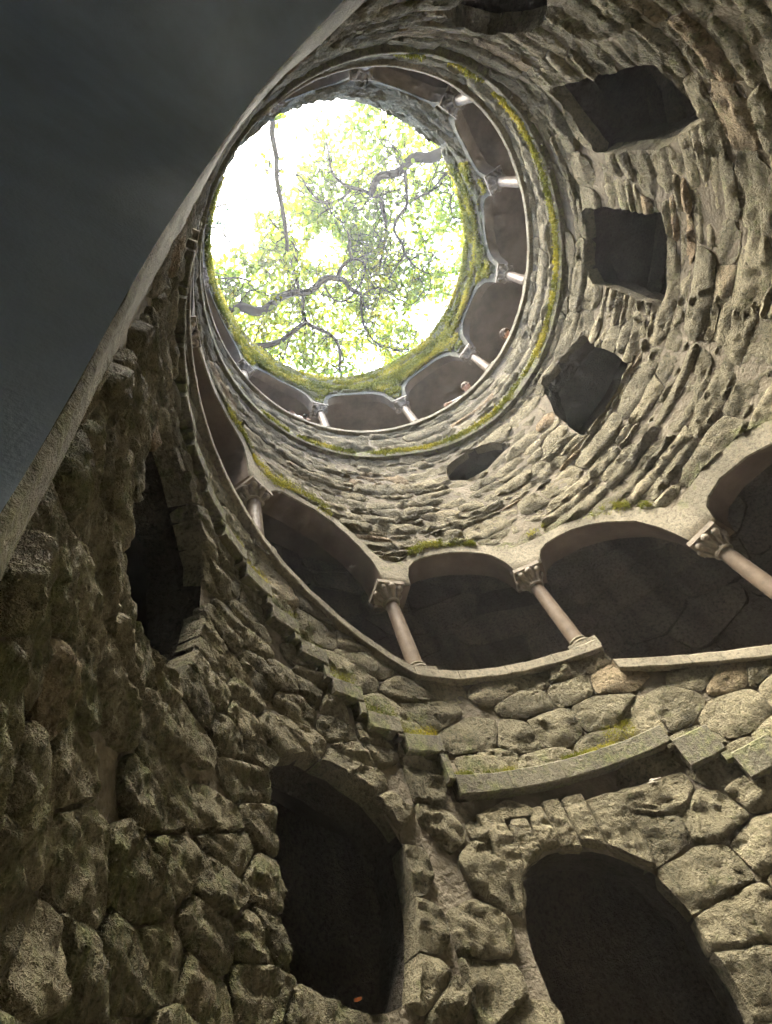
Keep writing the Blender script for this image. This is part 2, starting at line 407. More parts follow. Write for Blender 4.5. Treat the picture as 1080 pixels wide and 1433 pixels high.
QUEUE = []
def make_stone(wall, S, Z, H, zlo=None, zhi=None, mossf=None, rbase=R + 0.02, gap=0.003, chunky=1.0, clip=True, keep=0.3, jit=.045, corner=.5, flat=0.0, dims=None):
    """S,Z: (nu,nv) metre grids of the block outline; queues a rock-faced block"""
    nu, nv = S.shape
    a = np.linspace(-1, 1, nu)[:, None] + 0 * Z; b = np.linspace(-1, 1, nv)[None] + 0 * Z
    sc, zc = S.mean(), Z.mean(); wd = np.ptp(S.mean(1)); ht = np.ptp(Z.mean(0))
    if dims: wd, ht = dims
    ga = np.clip(1 - 2 * gap / max(wd, .05), .5, 1); gb = np.clip(1 - 2 * gap / max(ht, .05), .5, 1)
    S = sc + (S - sc) * ga; Z = zc + (Z - zc) * gb
    cor = np.maximum(0, np.abs(a) - .55) * np.maximum(0, np.abs(b) - .55) / .2025
    rc = rng.uniform(.0, corner, 4)
    rcq = np.where(a < 0, np.where(b < 0, rc[0], rc[1]), np.where(b < 0, rc[2], rc[3]))
    S = S - np.sign(a) * cor * rcq * .18 * wd; Z = Z - np.sign(b) * cor * rcq * .25 * ht
    QUEUE.append(dict(wall=wall, S=S, Z=Z, a=a, b=b, H=H, zlo=zlo, zhi=zhi, mossf=mossf, rbase=rbase, chunky=chunky, clip=clip, keep=keep, jit=jit, sc=sc, zc=zc, wd=wd, ht=ht, flat=flat))

def run_queue():
    if not QUEUE: return
    P3 = np.concatenate([np.stack([q['S'].ravel() * 4.3, q['Z'].ravel() * 4.3, np.full(q['S'].size, q['sc'] * 7.7)], 1) for q in QUEUE])
    j1 = fbm(P3, 2, 31) - .5; j2 = fbm(P3 + 40, 2, 37) - .5
    k = 0; live = []
    for q in QUEUE:
        n = q['S'].size; sh = q['S'].shape
        Q = np.stack([q['S'].ravel() + j1[k:k + n] * q['jit'], q['Z'].ravel() + j2[k:k + n] * q['jit']], 1); k += n
        if q['zlo'] is not None: Q[:, 1] = np.maximum(Q[:, 1], q['zlo'](np.degrees(Q[:, 0] / R)) + .006)
        if q['zhi'] is not None: Q[:, 1] = np.minimum(Q[:, 1], q['zhi'](np.degrees(Q[:, 0] / R)) - .006)
        sn = np.zeros(n, bool)
        if q['clip']: Q, sn = clip_openings(Q)
        if sn.mean() > .82: continue
        S = Q[:, 0].reshape(sh); Z = Q[:, 1].reshape(sh)
        area = np.abs((S[1:, :-1] - S[:-1, :-1]) * (Z[:-1, 1:] - Z[:-1, :-1])).sum()
        if (area < q['keep'] * q['wd'] * q['ht'] and not sn.any()) or area < .006: continue
        q.update(S=S, Z=Z, sn=sn, area=area); live.append(q)
    QUEUE.clear()
    P3 = np.concatenate([np.stack([q['S'].ravel(), q['Z'].ravel(), np.full(q['S'].size, q['sc'] * 3.1)], 1) for q in live])
    N1 = fbm(P3 * [9, 9, 1], 4, 51, .6) - .5
    N2 = 1 - np.abs(2 * fbm(P3 * [5, 9, 1] + 5, 3, 61, .55) - 1) * 2.2
    N3 = fbm(P3 * [3.2, 15, 1] + 11, 3, 71, .6) - .5
    N4 = fbm(np.stack([P3[:, 0] * 1.9, P3[:, 1] * 2.6, 0 * P3[:, 0]], 1), 3, 83, .55) - .5
    N5 = fbm(P3 * [30, 30, 1], 2, 87, .6) - .5
    k = 0
    for q in live:
        S, Z, a, b, wd, ht, H = (q[i] for i in ('S', 'Z', 'a', 'b', 'wd', 'ht', 'H')); nu, nv = S.shape; n = S.size
        n1, rid, n3, n4, n5 = (N[k:k + n].reshape(S.shape) for N in (N1, N2, N3, N4, N5)); k += n
        x = (S - q['sc']) / max(wd / 2, .05); y = (Z - q['zc']) / max(ht / 2, .05)
        h = np.full(S.shape, 1.0)
        for _ in range(rng.integers(4, 7)):
            t = rng.uniform(0, 2 * PI); sl = rng.uniform(.15, .8) * (1 - q['flat']); off = rng.uniform(.75, 1.25)
            h = np.minimum(h, off - sl * np.maximum(0, x * math.cos(t) + y * math.sin(t)))
        h = np.maximum(h, .1)
        ed = np.minimum((1 - np.abs(a)) * wd / 2, (1 - np.abs(b)) * ht / 2)
        edge = np.clip(ed / rng.uniform(.012, .035), 0, 1) ** .6
        ck = q['chunky'] * (1 - .2 * np.clip((math.degrees(q['sc'] / R) - 125) / 40, 0, 1) * (q['wall'] == 'low'))
        h = H * h * (.6 + .4 * edge) + (.3 + .7 * edge) * (n1 * (.07 if q['wall'] in ('low', 'par') else .082) + rid * (.02 if q['wall'] in ('low', 'par') else .03) - .008 + n3 * .045 + n5 * .024) * ck + n4 * (.03 if q['wall'] in ('low', 'par') else .065)
        V = cyl(np.degrees(S / R), Z, q['rbase'] - h).reshape(-1, 3)
        kk = (np.arange(nu - 1)[:, None] * nv + np.arange(nv - 1)[None]).ravel()
        F = np.stack([kk, kk + nv, kk + nv + 1, kk + 1], 1); sn = q['sn']
        F = F[~sn[F].all(1)]
        if not len(F): continue
        if sn.any():                                  # keep the largest connected piece only
            lab = np.arange(n)
            for _ in range(80):
                mn = lab[F].min(1); new = lab.copy(); np.minimum.at(new, F.ravel(), np.repeat(mn, 4))
                if (new == lab).all(): break
                lab = new
            fl_ = lab[F[:, 0]]; u_, c_ = np.unique(fl_, return_counts=True); F = F[fl_ == u_[c_.argmax()]]
        E_ = np.concatenate([F[:, [0, 1]], F[:, [1, 2]], F[:, [2, 3]], F[:, [3, 0]]])
        key = np.sort(E_, 1); key = key[:, 0] * n + key[:, 1]; _, inv, cnt = np.unique(key, return_inverse=True, return_counts=True)
        B_ = E_[cnt[inv.ravel()] == 1]; ring = np.unique(B_); pos = np.full(n, -1); pos[ring] = np.arange(len(ring))
        deep = np.where(sn[ring], .15, .08); rs = S.ravel()[ring]; rz = Z.ravel()[ring]
        V2 = cyl(np.degrees(rs / R), rz, q['rbase'] + deep); n0 = len(V)
        F = F.tolist() + np.stack([B_[:, 1], B_[:, 0], n0 + pos[B_[:, 0]], n0 + pos[B_[:, 1]]], 1).tolist()
        V = np.concatenate([V, V2])
        mo = q['mossf'](np.degrees(np.r_[S.ravel(), rs] / R), np.r_[Z.ravel(), rz]) if q['mossf'] else np.zeros(len(V))
        c = cyl(math.degrees(q['sc'] / R), q['zc'], R); pr = project(c)[0]; dist = np.linalg.norm(c - CAM)
        vis = 1.0 if (pr[2] > 0 and -60 < pr[0] < 1140 and -60 < pr[1] < 1500) else 0.0
        cosv = max(.02, np.dot(-c * [1, 1, 0] / R, (CAM - c) / dist))
        Fa = np.array(F); us, Fi = np.unique(Fa, return_inverse=True); V = V[us]; mo = np.asarray(mo)[us]; F = Fi.reshape(Fa.shape).tolist()
        STONES.setdefault(q['wall'], []).append((V, F, rng.uniform(0, 1), mo, vis * q['area'] * cosv / dist ** 2))

def cell_for(th, z):
    c = cyl(th, z, R); d = np.linalg.norm(c - CAM); pr = project(c)[0]
    vis = pr[2] > 0 and -150 < pr[0] < 1230 and -150 < pr[1] < 1600
    return float(np.clip(d * .0052, .013, .05)) if vis else .09

def lay(wall, th_a, th_b, zlo, zhi, row_h, wob, H, mossf=None, z0=None, z1=None, follow=False, nrows=None, wfac=(1.1, 2.4), chunky=1.0, clip=True, **kw):
    """coursed rubble between two curves"""
    s_a, s_b = math.radians(th_a) * R, math.radians(th_b) * R
    if follow:
        e = np.linspace(0, 1, nrows + 1); e[1:-1] += rng.uniform(-.06, .06, nrows - 1)
        rows = list(zip(e[:-1], e[1:]))
    else:
        rows = []; z = z0
        while z < z1:
            h = rng.uniform(*row_h); rows.append((z, z + h)); z += h
    sd = rng.integers(0, 1000)
    tg = np.radians(np.arange(0, 360, .5)); tabs = {}
    lv = sorted({v for r_ in rows for v in r_})
    pp = np.concatenate([np.stack([np.cos(tg) * 2.1, np.sin(tg) * 2.1, np.full(tg.size, v * 3.7 + sd)], 1) for v in lv])
    for v, nn in zip(lv, (fbm(pp, 3, 77) - .5).reshape(len(lv), -1)): tabs[v] = nn * 2 * wob
    def rowz(v, s):
        s = np.asarray(s, float); th = np.degrees(s / R)
        n = np.interp(th, np.arange(0, 360, .5), tabs[v], period=360.0)
        if follow:
            lo, hi = zlo(th), zhi(th)
            return lo + (hi - lo) * v + n * (0 < v < 1)
        return v + n
    for (v0, v1) in rows:
        zm = .5 * (v0 + v1)
        s = s_a + rng.uniform(-.3, 0) * (not follow)
        hh = (v1 - v0) if not follow else float(np.mean(zhi(np.array([th_a, (th_a + th_b) / 2, th_b])) - zlo(np.array([th_a, (th_a + th_b) / 2, th_b])))) * (v1 - v0)
        lean0 = 0.0
        while s < s_b - .05:
            wd = hh * rng.uniform(*wfac); e = min(s + wd, s_b)
            if s_b - e < .18: e = s_b
            lean1 = rng.uniform(-.14, .14) if e < s_b else 0.0
            thm = math.degrees(.5 * (s + e) / R)
            zc = float(.5 * (rowz(v0, .5 * (s + e)) + rowz(v1, .5 * (s + e))))
            ok = True
            if not follow and (v1 + wob < float(zlo(np.array([thm]))[0]) - .3 or v0 - wob > float(zhi(np.array([thm]))[0]) + .3): ok = False
            if ok:
                parts = [(0, 1)]
                if rng.random() < .28 and hh > .2: 
                    m = rng.uniform(.38, .62); parts = [(0, m), (m, 1)]
                for (q0, q1) in parts:
                    c = cell_for(thm, zc)
                    nu = int(np.clip((e - s) / c, 4, 46)); nv = int(np.clip(hh * (q1 - q0) / c, 4, 34))
                    u = np.linspace(0, 1, nu)[:, None]; v = np.linspace(q0, q1, nv)[None]
                    S = (s + lean0 * v) * (1 - u) + (e + lean1 * v) * u
                    Zb = rowz(v0, S); Zt = rowz(v1, S)
                    Z = Zb * (1 - v) + Zt * v
                    make_stone(wall, S, Z, rng.uniform(*H), zlo, zhi, mossf, chunky=chunky, clip=clip, **kw)
            s = e; lean0 = lean1

def rubble(wall, th_a, th_b, zlo, zhi, z0, z1, cw, ch, H, mossf=None, jitter=.36, clip=True, cell=None, pn=11, **kw):
    """random rubble: irregular polygons laid close, wider than tall"""
    s_a, s_b = math.radians(th_a) * R, math.radians(th_b) * R; asp = cw / ch
    seeds = []
    nr = int(math.ceil((z1 - z0) / ch)) + 2; nc = int(math.ceil((s_b - s_a) / cw)) + 2
    for i in range(-1, nr):
        for j in range(-1, nc):
            if rng.random() < .10: continue          # now and then a bigger block
            seeds.append((s_a + (j + .5 * (i % 2) + rng.uniform(-jitter, jitter)) * cw, (z0 + (i + .5 + rng.uniform(-jitter, jitter) * .8) * ch) * asp))
    P = np.array(seeds)
    if clip:
        _, ins = clip_openings(P / [1, asp]); P = P[~ins]
    for i in range(len(P)):
        c = P[i]
        if not (s_a < c[0] < s_b): continue
        thm = math.degrees(c[0] / R); zc = c[1] / asp
        if zc < float(zlo(np.array([thm]))[0]) - ch * .45 or zc > float(zhi(np.array([thm]))[0]) + ch * .45: continue
        d2 = ((P - c) ** 2).sum(1); nb = np.argsort(d2)[1:15]
        N = P[nb] - c; D = np.sqrt(d2[nb]) / 2; N = N / np.linalg.norm(N, axis=1)[:, None]
        N = np.concatenate([N, [[1, 0], [-1, 0]]]); D = np.r_[D, max(s_b - c[0], .01), max(c[0] - s_a, .01)]
        wd, ht = 2 * min(D.min() * 1.5, cw), 2 * min(D.min() * 1.5, cw) / asp
        cs = cell or cell_for(thm, zc)
        nu = int(np.clip(cw * 1.1 / cs, 6, 44)); nv = int(np.clip(ch * 1.1 / cs, 5, 34))
        a = np.linspace(-1, 1, nu)[:, None] + np.zeros((1, nv)); b = np.linspace(-1, 1, nv)[None] + np.zeros((nu, 1))
        rho = np.maximum(np.abs(a), np.abs(b)); phi = np.arctan2(b, a); d = np.stack([np.cos(phi).ravel(), np.sin(phi).ravel()], 1)
        t = np.maximum(d @ N.T, 0) / D[None]
        rr = np.minimum((t ** pn).sum(1) ** (-1 / pn), cw * .85)
        S = c[0] + (rho.ravel() * rr * d[:, 0]).reshape(nu, nv); Z = (c[1] + (rho.ravel() * rr * d[:, 1]).reshape(nu, nv)) / asp
        make_stone(wall, S, Z, rng.uniform(*H), zlo, zhi, mossf, clip=clip, corner=0.0, dims=(np.ptp(S), np.ptp(Z)), **kw)

def backing(name, parent, th_a, th_b, zlo, zhi, rad, mat_, dth=1.0, dz=.09, clip=True, amp=.02):
    th = np.linspace(th_a, th_b, int((th_b - th_a) / dth) + 1)
    lo, hi = zlo(th), zhi(th); nv = max(3, int((hi - lo).max() / dz))
    v = np.linspace(0, 1, nv)
    TH = th[:, None] + 0 * v; Z = lo[:, None] + (hi - lo)[:, None] * v
    Q = np.stack([np.radians(TH.ravel()) * R, Z.ravel()], 1); ins = np.zeros(len(Q), bool)
    if clip: Q, ins = clip_openings(Q)
    t = Q[:, 0] / R
    p = np.stack([np.cos(t) * R, np.sin(t) * R, Q[:, 1]], 1)
    r = rad + (fbm(p * 3.1, 3, 91) - .5) * 2 * amp
    V = cyl(np.degrees(t), Q[:, 1], r)
    F = []
    n2 = nv
    for i in range(len(th) - 1):
        for j in range(nv - 1):
            k = [i * n2 + j, (i + 1) * n2 + j, (i + 1) * n2 + j + 1, i * n2 + j + 1]
            if not all(ins[k]): F.append(k)
    return new_mesh(name, V, F, mat_, parent, True, {'tint': np.full(len(V), .4), 'moss': np.zeros(len(V))})

def reveal(parent, key, r0, r1, mat_, name='reveal'):
    p = POLY[key]; p = p + (p - p.mean(0)) / np.linalg.norm(p - p.mean(0), axis=1)[:, None] * .03
    th = np.degrees(p[:, 0] / R); n = len(p); rs = np.linspace(r0, r1, 9)
    cen = p.mean(0); dd = (p - cen) / np.linalg.norm(p - cen, axis=1)[:, None]
    per = np.r_[0, np.cumsum(np.linalg.norm(np.diff(p, axis=0), axis=1))]; L_ = []
    for r in rs:
        blk = hash3(np.floor(per / .27).astype(np.int64), np.floor(np.full(n, (r - R) / .23) + np.floor(per / .27) * .37).astype(np.int64), np.zeros(n, np.int64), len(key))
        q = p + dd * ((blk - .3) * .05 + (fbm(np.c_[p * 9, np.full(n, r * 9)], 3, 5) - .5) * .07)[:, None]
        L_.append(cyl(np.degrees(q[:, 0] / R), q[:, 1], r))
    V = np.concatenate(L_)
    F = [[k * n + i, k * n + (i + 1) % n, (k + 1) * n + (i + 1) % n, (k + 1) * n + i] for k in range(8) for i in range(n)]
    return new_mesh(name, V, F, mat_, parent, True, {'tint': np.full(len(V), .3), 'moss': np.zeros(len(V))})

def flush(wall, parent, mat_, limit=280, name='stone'):
    run_queue()
    L = STONES.get(wall, []); order = sorted(range(len(L)), key=lambda i: -L[i][4])
    single = [i for i in order[:limit] if L[i][4] > 0]
    for i in single:
        V, F, t, mo, wgt = L[i]
        new_mesh(name, V, F, mat_, parent, True, {'tint': np.full(len(V), t), 'moss': mo}, 42)
    s = set(single); rest = [i for i in range(len(L)) if i not in s]
    if rest:
        VV = []; FF = []; T = []; MO = []; n = 0
        for i in rest:
            V, F, t, mo, wgt = L[i]
            VV.append(V); FF += [[k + n for k in f] for f in F]; n += len(V); T.append(np.full(len(V), t)); MO.append(mo)
        o = new_mesh('rubble_masonry', np.concatenate(VV), FF, mat_, parent, True, {'tint': np.concatenate(T), 'moss': np.concatenate(MO)}, 42)
        o['kind'] = 'stuff'

def const(v): return lambda th: np.full(np.shape(th), v, float)

# ---- wall 1: the bottom wall of the shaft
lower_wall = empty('shaft_wall', (0, 0, Z_FLOOR), 'coarse dark stone wall at the foot of the well, below the stepped ledge', 'wall')
lower_wall.location = (0, 0, 0)
low_hi = lambda th: step_bot(th) - .0
str_bot = lambda th: string_top(th) - .17
def moss_and_cool_tint(th, z):
    # algae on the foot of the wall; the rise leftwards paints in cool light
    return np.clip(.22 - .08 * z, 0, .3) + .28 * np.clip((np.asarray(th) - 115) / 50, 0, 1)
# voussoirs over the right-hand doorway
VOUSS_POLY = rough([(107.6, 1.55), (108.8, 1.98), (84.6, 1.98), (85.2, 1.40), (92, 1.5), (100, 1.55)], 0, .15)
_saved = dict(POLY)
POLY['voussoirs'] = VOUSS_POLY; PBOX['voussoirs'] = (VOUSS_POLY.min(0), VOUSS_POLY.max(0))
rubble('low', -8, 121, const(Z_FLOOR), low_hi, Z_FLOOR, 5.7, .50, .33, (.02, .065), moss_and_cool_tint, gap=.005, chunky=1.05, jitter=.42)
rubble('low', 121, 202.2, const(Z_FLOOR), low_hi, Z_FLOOR, 5.7, .36, .21, (.02, .075), moss_and_cool_tint, gap=.006, chunky=1.15, jitter=.44)
lay('low', 252.3, 352, const(Z_FLOOR), str_bot, (.12, .44), .11, (.008, .07), moss_and_cool_tint, Z_FLOOR, 8.7, wfac=(1.2, 3.0), chunky=1.0, corner=.9)
rubble('low', 202.2, 252.3, const(Z_FLOOR), str_bot, Z_FLOOR, 9.0, .5, .30, (.02, .05), moss_and_cool_tint, gap=.005)
run_queue(); del POLY['voussoirs']
ve = [109.0, 104.8, 101.0, 97.6, 94.2, 90.3, 84.4]
vz = np.array([(84.4, 1.36), (86, 1.42), (89, 1.56), (92.8, 1.65), (96, 1.70), (100.3, 1.70), (103.5, 1.66), (106.8, 1.55), (109, 1.3)])
for t0, t1 in zip(ve[:-1], ve[1:]):
    nu, nv = 22, 30
    u = np.linspace(0, 1, nu)[:, None]; v = np.linspace(0, 1, nv)[None]
    tt = (t1 * (1 - u) + t0 * u); th = tt + (tt - 96.5) * .10 * v
    zlow = np.interp(tt, vz[:, 0], vz[:, 1]) + rng.uniform(-.02, .02)
    make_stone('low', np.radians(th) * R, zlow * (1 - v) + (2.04 + rng.uniform(-.06, .05)) * v, rng.uniform(.055, .085), None, low_hi, moss_and_cool_tint, gap=.004, jit=.02, corner=.2, flat=.5, chunky=.6)
flush('low', lower_wall, M_STONE, 295)
backing('mortar_bed', lower_wall, -8, 204, const(Z_FLOOR), low_hi, R + .035, M_MORTAR, .8, .08)
backing('mortar_bed', lower_wall, 204, 352, const(Z_FLOOR), str_bot, R + .016, M_MORTAR, .8, .08)
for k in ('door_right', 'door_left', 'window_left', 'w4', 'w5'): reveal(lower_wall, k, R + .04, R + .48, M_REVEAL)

# ---- wall 2: parapet of the lower gallery
par = empty('gallery_parapet', (0, 0, 0), 'parapet of irregular stones between stepped ledge and sloping coping of lower gallery', 'parapet')
par_lo = lambda th: step_top(th); par_hi = lambda th: cop_low(th) - .13
def moss_par(th, z): return np.clip(.55 - 1.0 * (z - step_top(th)), 0, .55) * np.clip((np.asarray(th) - 75) / 40, .35, 1) + .1
rubble('par', -8, 204, par_lo, par_hi, -1.0, 6.6, .50, .30, (.02, .05), moss_par, clip=False, keep=.2, gap=.005, chunky=.85)
flush('par', par, M_STONE, 295)
backing('mortar_bed', par, -8, 204, par_lo, par_hi, R + .035, M_MORTAR, .5, .1, clip=False)

# ---- wall 3: the wall between the two colonnades
mid = empty('shaft_wall', (0, 0, 0), 'wall of long rough stones between the two colonnades, pierced by dark windows', 'wall')
mid_lo = lambda th: band_low(th)
def moss_mid(th, z):
    return np.clip(.55 - 2.2 * (z - band_low(th)), 0, .55) + np.clip(.5 - 1.2 * (string_top(th) - z), 0, .5)
lay('mid', -8, 204, mid_lo, str_bot, (.11, .40), .11, (.005, .065), moss_mid, 2.9, 9.0, wfac=(1.3, 3.4), chunky=1.0, corner=.9)
flush('mid', mid, M_STONE, 295)
backing('mortar_bed', mid, -8, 204, mid_lo, str_bot, R + .014, M_MORTAR, .8, .08)
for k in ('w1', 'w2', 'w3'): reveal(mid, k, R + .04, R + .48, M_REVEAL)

# ---- wall 4: parapet of the top gallery
tpar = empty('gallery_parapet', (0, 0, 0), 'narrow parapet ring of flat stones under the topmost colonnade, above the mossy string course', 'parapet')
tp_hi = lambda th: cop_top(th) - .14
def moss_tp(th, z): return np.clip(.75 - 1.6 * (z - string_top(th)), 0, .75) + .1
lay('tpar', 0, 360, string_top, tp_hi, None, .03, (.02, .06), moss_tp, follow=True, nrows=4, wfac=(1.4, 3.2), clip=False, keep=.2)
flush('tpar', tpar, M_STONE, 295)
backing('mortar_bed', tpar, 0, 360, string_top, tp_hi, R + .012, M_MORTAR, 1.0, .1, clip=False)

# ---- top arcade curve
def top_curve():
    pts = []
    n = len(TOPC)
    for i in range(n):
        a, za, cr = TOPC[i]; b, zb, _ = TOPC[(i + 1) % n]
        if b < a: b += 360
        hw = 3.4; sa, sb = za + CAPH, zb + CAPH
        pts.append((a - hw, sa)); pts.append((a + hw, sa))
        for x in np.linspace(-1, 1, 17)[1:-1] * .999:
            t = (x + 1) / 2; base = sa * (1 - t) + sb * t
            pts.append((a + hw + .05 + (b - a - 2 * hw - .1) * t, base + (cr - (sa + sb) / 2) * (1 - abs(x) ** 2.6) ** .5))
    pts.sort(); return pts
TOP_INTR = top_curve()
top_crown = ptable([((a + (b if b > a else b + 360)) / 2 % 360, c) for (a, _, c), (b, _, _) in zip(TOPC, TOPC[1:] + TOPC[:1])])
ti = ptable([(t % 360, z) for t, z in TOP_INTR])
def band_top(th):
    th = np.asarray(th, float)
    return np.maximum(np.maximum(ti(th - 1.5), ti(th + 1.5)), ti(th)) + .13

# ---- wall 5: mossy rim wall
rimw = empty('rim_wall', (0, 0, 0), 'moss covered stone ring forming the open rim of the well', 'wall')
def moss_rim(th, z):
    t = np.asarray(th) % 360
    k = np.interp(t, [0, 30, 180, 210, 300, 340, 360], [1, 1, 1, .25, .3, .7, 1])
    return (.55 + .35 * vnoise(np.stack([t * .12, z * 2.2, 0 * z], 1), 3)) * k
lay('rim', 0, 360, band_top, rim_z, (.14, .26), .045, (.03, .12), moss_rim, 10.0, 14.3, wfac=(1.6, 3.6), clip=False, chunky=1.3)
flush('rim', rimw, M_STONE, 295)
backing('mortar_bed', rimw, 0, 360, band_top, rim_z, R + .012, M_MORTAR, 1.0, .12, clip=False)

# ------------------------------------------------------------------ dressed stone: copings, stepped ledge, string course, arch bands
def curved_block(name, parent, t0, t1, zlo0, zlo1, zhi0, zhi1, r0, r1, mat_, tint=None, moss=0.0, dth=1.2, bev=.012, gap=.10):
    """block bent round the shaft, with chamfered inner edges and slight wear"""
    t0 += gap; t1 -= gap
    n = max(2, int((t1 - t0) / dth) + 1); th = np.linspace(t0, t1, n); f = (th - th[0]) / (th[-1] - th[0])
    lo = zlo0 + (zlo1 - zlo0) * f; hi = zhi0 + (zhi1 - zhi0) * f
    hm = (lo + hi) / 2
    sec = [(r1, lo), (r0 + bev, lo), (r0, lo + bev), (r0, hm), (r0, hi - bev), (r0 + bev, hi), (r1, hi)]
    P = np.stack([cyl(th, z, r) for r, z in sec], 1)
    m = len(sec); w_ = (fbm(P.reshape(-1, 3) * 7, 3, 13) - .5).reshape(n, m)
    dirv = -np.stack([np.cos(np.radians(th)), np.sin(np.radians(th)), 0 * th], 1)
    P = P + dirv[:, None] * (w_ * .02)[..., None]; P[..., 2] += w_ * .012
    F = []
    for i in range(n - 1):
        for j in range(m):
            a = i * m + j; b = i * m + (j + 1) % m
            F.append([a, a + m, b + m, b])
    F.append(list(range(m))); F.append([(n - 1) * m + j for j in range(m)][::-1])
    V = P.reshape(-1, 3)
    if tint is None: tint = rng.uniform(.2, .8)
    return new_mesh(name, V, F, mat_, parent, True, {'tint': np.full(len(V), tint), 'moss': np.full(len(V), moss)}, 35)

led = empty('stepped_ledge', (0, 0, 0), 'stair-stepped ledge of cut stone slabs under the lower gallery parapet', 'ledge')
for (a, b, zt, zb) in STEPS:
    if b - a > 12:
        k = 4
        e = np.linspace(a, b, k + 1)
        for i in range(k): curved_block('ledge_slab', led, e[i], e[i + 1], zb, zb, zt, zt, R - .085, R + .14, M_LEDGE, moss=.35, gap=.03)
    else:
        curved_block('ledge_slab', led, a, b, zb, zb, zt, zt, R - .085, R + .14, M_LEDGE, moss=.4, gap=.02)

for i in range(1, len(STEPS)):
    p_, q_ = STEPS[i - 1], STEPS[i]
    if q_[2] - p_[2] > .05 and q_[3] > p_[2] - .05: curved_block('ledge_riser', led, q_[0], q_[0] + 1.3, p_[2] - .05, p_[2] - .05, q_[3] - .002, q_[3] - .002, R - .08, R + .14, M_LEDGE, moss=.4, gap=.0)

cop = empty('coping', (0, 0, 0), 'pale coping of the lower gallery parapet, stepped at a column and climbing along the wall', 'coping')
ths = [-8, 6, 20, 33, 45, 57.2, 69.25, 80, 91, 102, 112, 120, 128.5, 137, 145, 154, 163, 172, 181, 190, 198, 204]
for a, b in zip(ths[:-1], ths[1:]):
    za, zb = float(cop_low(a + .1)), float(cop_low(b - .1))
    curved_block('coping_block', cop, a, b, za - .13, zb - .13, za, zb, R - .07, R + .33, M_CUT, moss=0.0, gap=.04)

strc = empty('string_course', (0, 0, 0), 'thin projecting string course ring with green moss below the top parapet', 'ledge')
for a in np.arange(0, 360, 12.0):
    za, zb = float(string_top(a)), float(string_top(a + 12))
    curved_block('ledge_slab', strc, a, a + 12, za - .15, zb - .15, za, zb, R - .07, R + .12, M_LEDGE, moss=.45, gap=.04)

tcop = empty('coping', (0, 0, 0), 'smooth coping ring on the parapet of the topmost gallery', 'coping')
for a in np.arange(0, 360, 10.0):
    za, zb = float(cop_top(a)), float(cop_top(a + 10))
    curved_block('coping_block', tcop, a, a + 10, za - .11, zb - .11, za, zb, R - .06, R + .33, M_CUT, moss=0.0, gap=.03)

def arch_band(name, parent, pts, zo, r0, r1, mat_, soffit=None):
    """plastered arch face with soffit; pts = intrados (theta, z) in order"""
    pts = np.array(pts); th = pts[:, 0]; zi = pts[:, 1]; zt = np.maximum(zo(th), zi + .06)
    cols = []
    zz = [zi + (zt - zi) * f for f in (0, .06, .35, .7, 1.0)]
    sec = [(r1, zt), (r1, zi), ((r0 + r1) / 2, zi), (r0 + .02, zi), (r0, zz[1]), (r0, zz[2]), (r0, zz[3]), (r0 + .0, zt), (r0 + .06, zt)]
    P = np.stack([cyl(th, z, r) for r, z in sec], 1); n, m = P.shape[:2]
    w_ = (fbm(P.reshape(-1, 3) * 4, 3, 113) - .5).reshape(n, m); P -= (P * [1, 1, 0] / R) * (w_ * .025)[..., None]
    F = [[i * m + j, (i + 1) * m + j, (i + 1) * m + (j + 1) % m, i * m + (j + 1) % m] for i in range(n - 1) for j in range(m)]
    V = P.reshape(-1, 3)
    rel = np.tile(np.array([0, 0, 0, 0, 0, .2, .5, .8, .8]), n)
    o = new_mesh(name, V, F, [mat_, soffit or mat_], parent, True, {'tint': np.full(len(V), rng.uniform(.45, .75)), 'moss': rel * .5}, 40)
    o.data.polygons.foreach_set('material_index', np.tile(np.array([1 if j < 3 else 0 for j in range(m)], np.int32), n - 1))
    return o

def fine(pts, step=.8):
    out = []
    for (a, za), (b, zb) in zip(pts[:-1], pts[1:]):
        n = max(1, int((b - a) / step))
        out += [(a + (b - a) * k / n, za + (zb - za) * k / n) for k in range(n)]
    return out + [pts[-1]]

arc = empty('arcade', (0, 0, 0), 'row of low plastered arches with smooth pale edges over the lower gallery', 'arcade')
cuts = [-8, 1, 35.8, 71.2, 106.8, 145.2, 181, 204]
FI = fine(INTR_LOW)
for a, b in zip(cuts[:-1], cuts[1:]):
    q = [(a, float(np.interp(a, *np.array(INTR_LOW).T)))] + [p for p in FI if a + .02 < p[0] < b - .02] + [(b, float(np.interp(b, *np.array(INTR_LOW).T)))]
    arch_band('arch', arc, q, band_low, R - .015, R + .42, M_CUT, M_GALLERY)
tarc = empty('arcade', (0, 0, 0), 'ring of arches under the mossy rim at the very top of the well', 'arcade')
TI = fine(sorted([(t % 360, z) for t, z in TOP_INTR]), 1.0)
TI = sorted(TI + [(t + 360, z) for t, z in TI if t < 40])
tcs = [c[0] for c in TOPC] + [361.0]
txy = np.array(TI).T
for a, b in zip(tcs[:-1], tcs[1:]):
    q = [(a, float(np.interp(a, *txy)))] + [p for p in TI if a + .02 < p[0] < b - .02] + [(b, float(np.interp(b, *txy)))]
    arch_band('arch', tarc, q, band_top, R - .01, R + .2, M_LEDGE, M_TOPGAL)

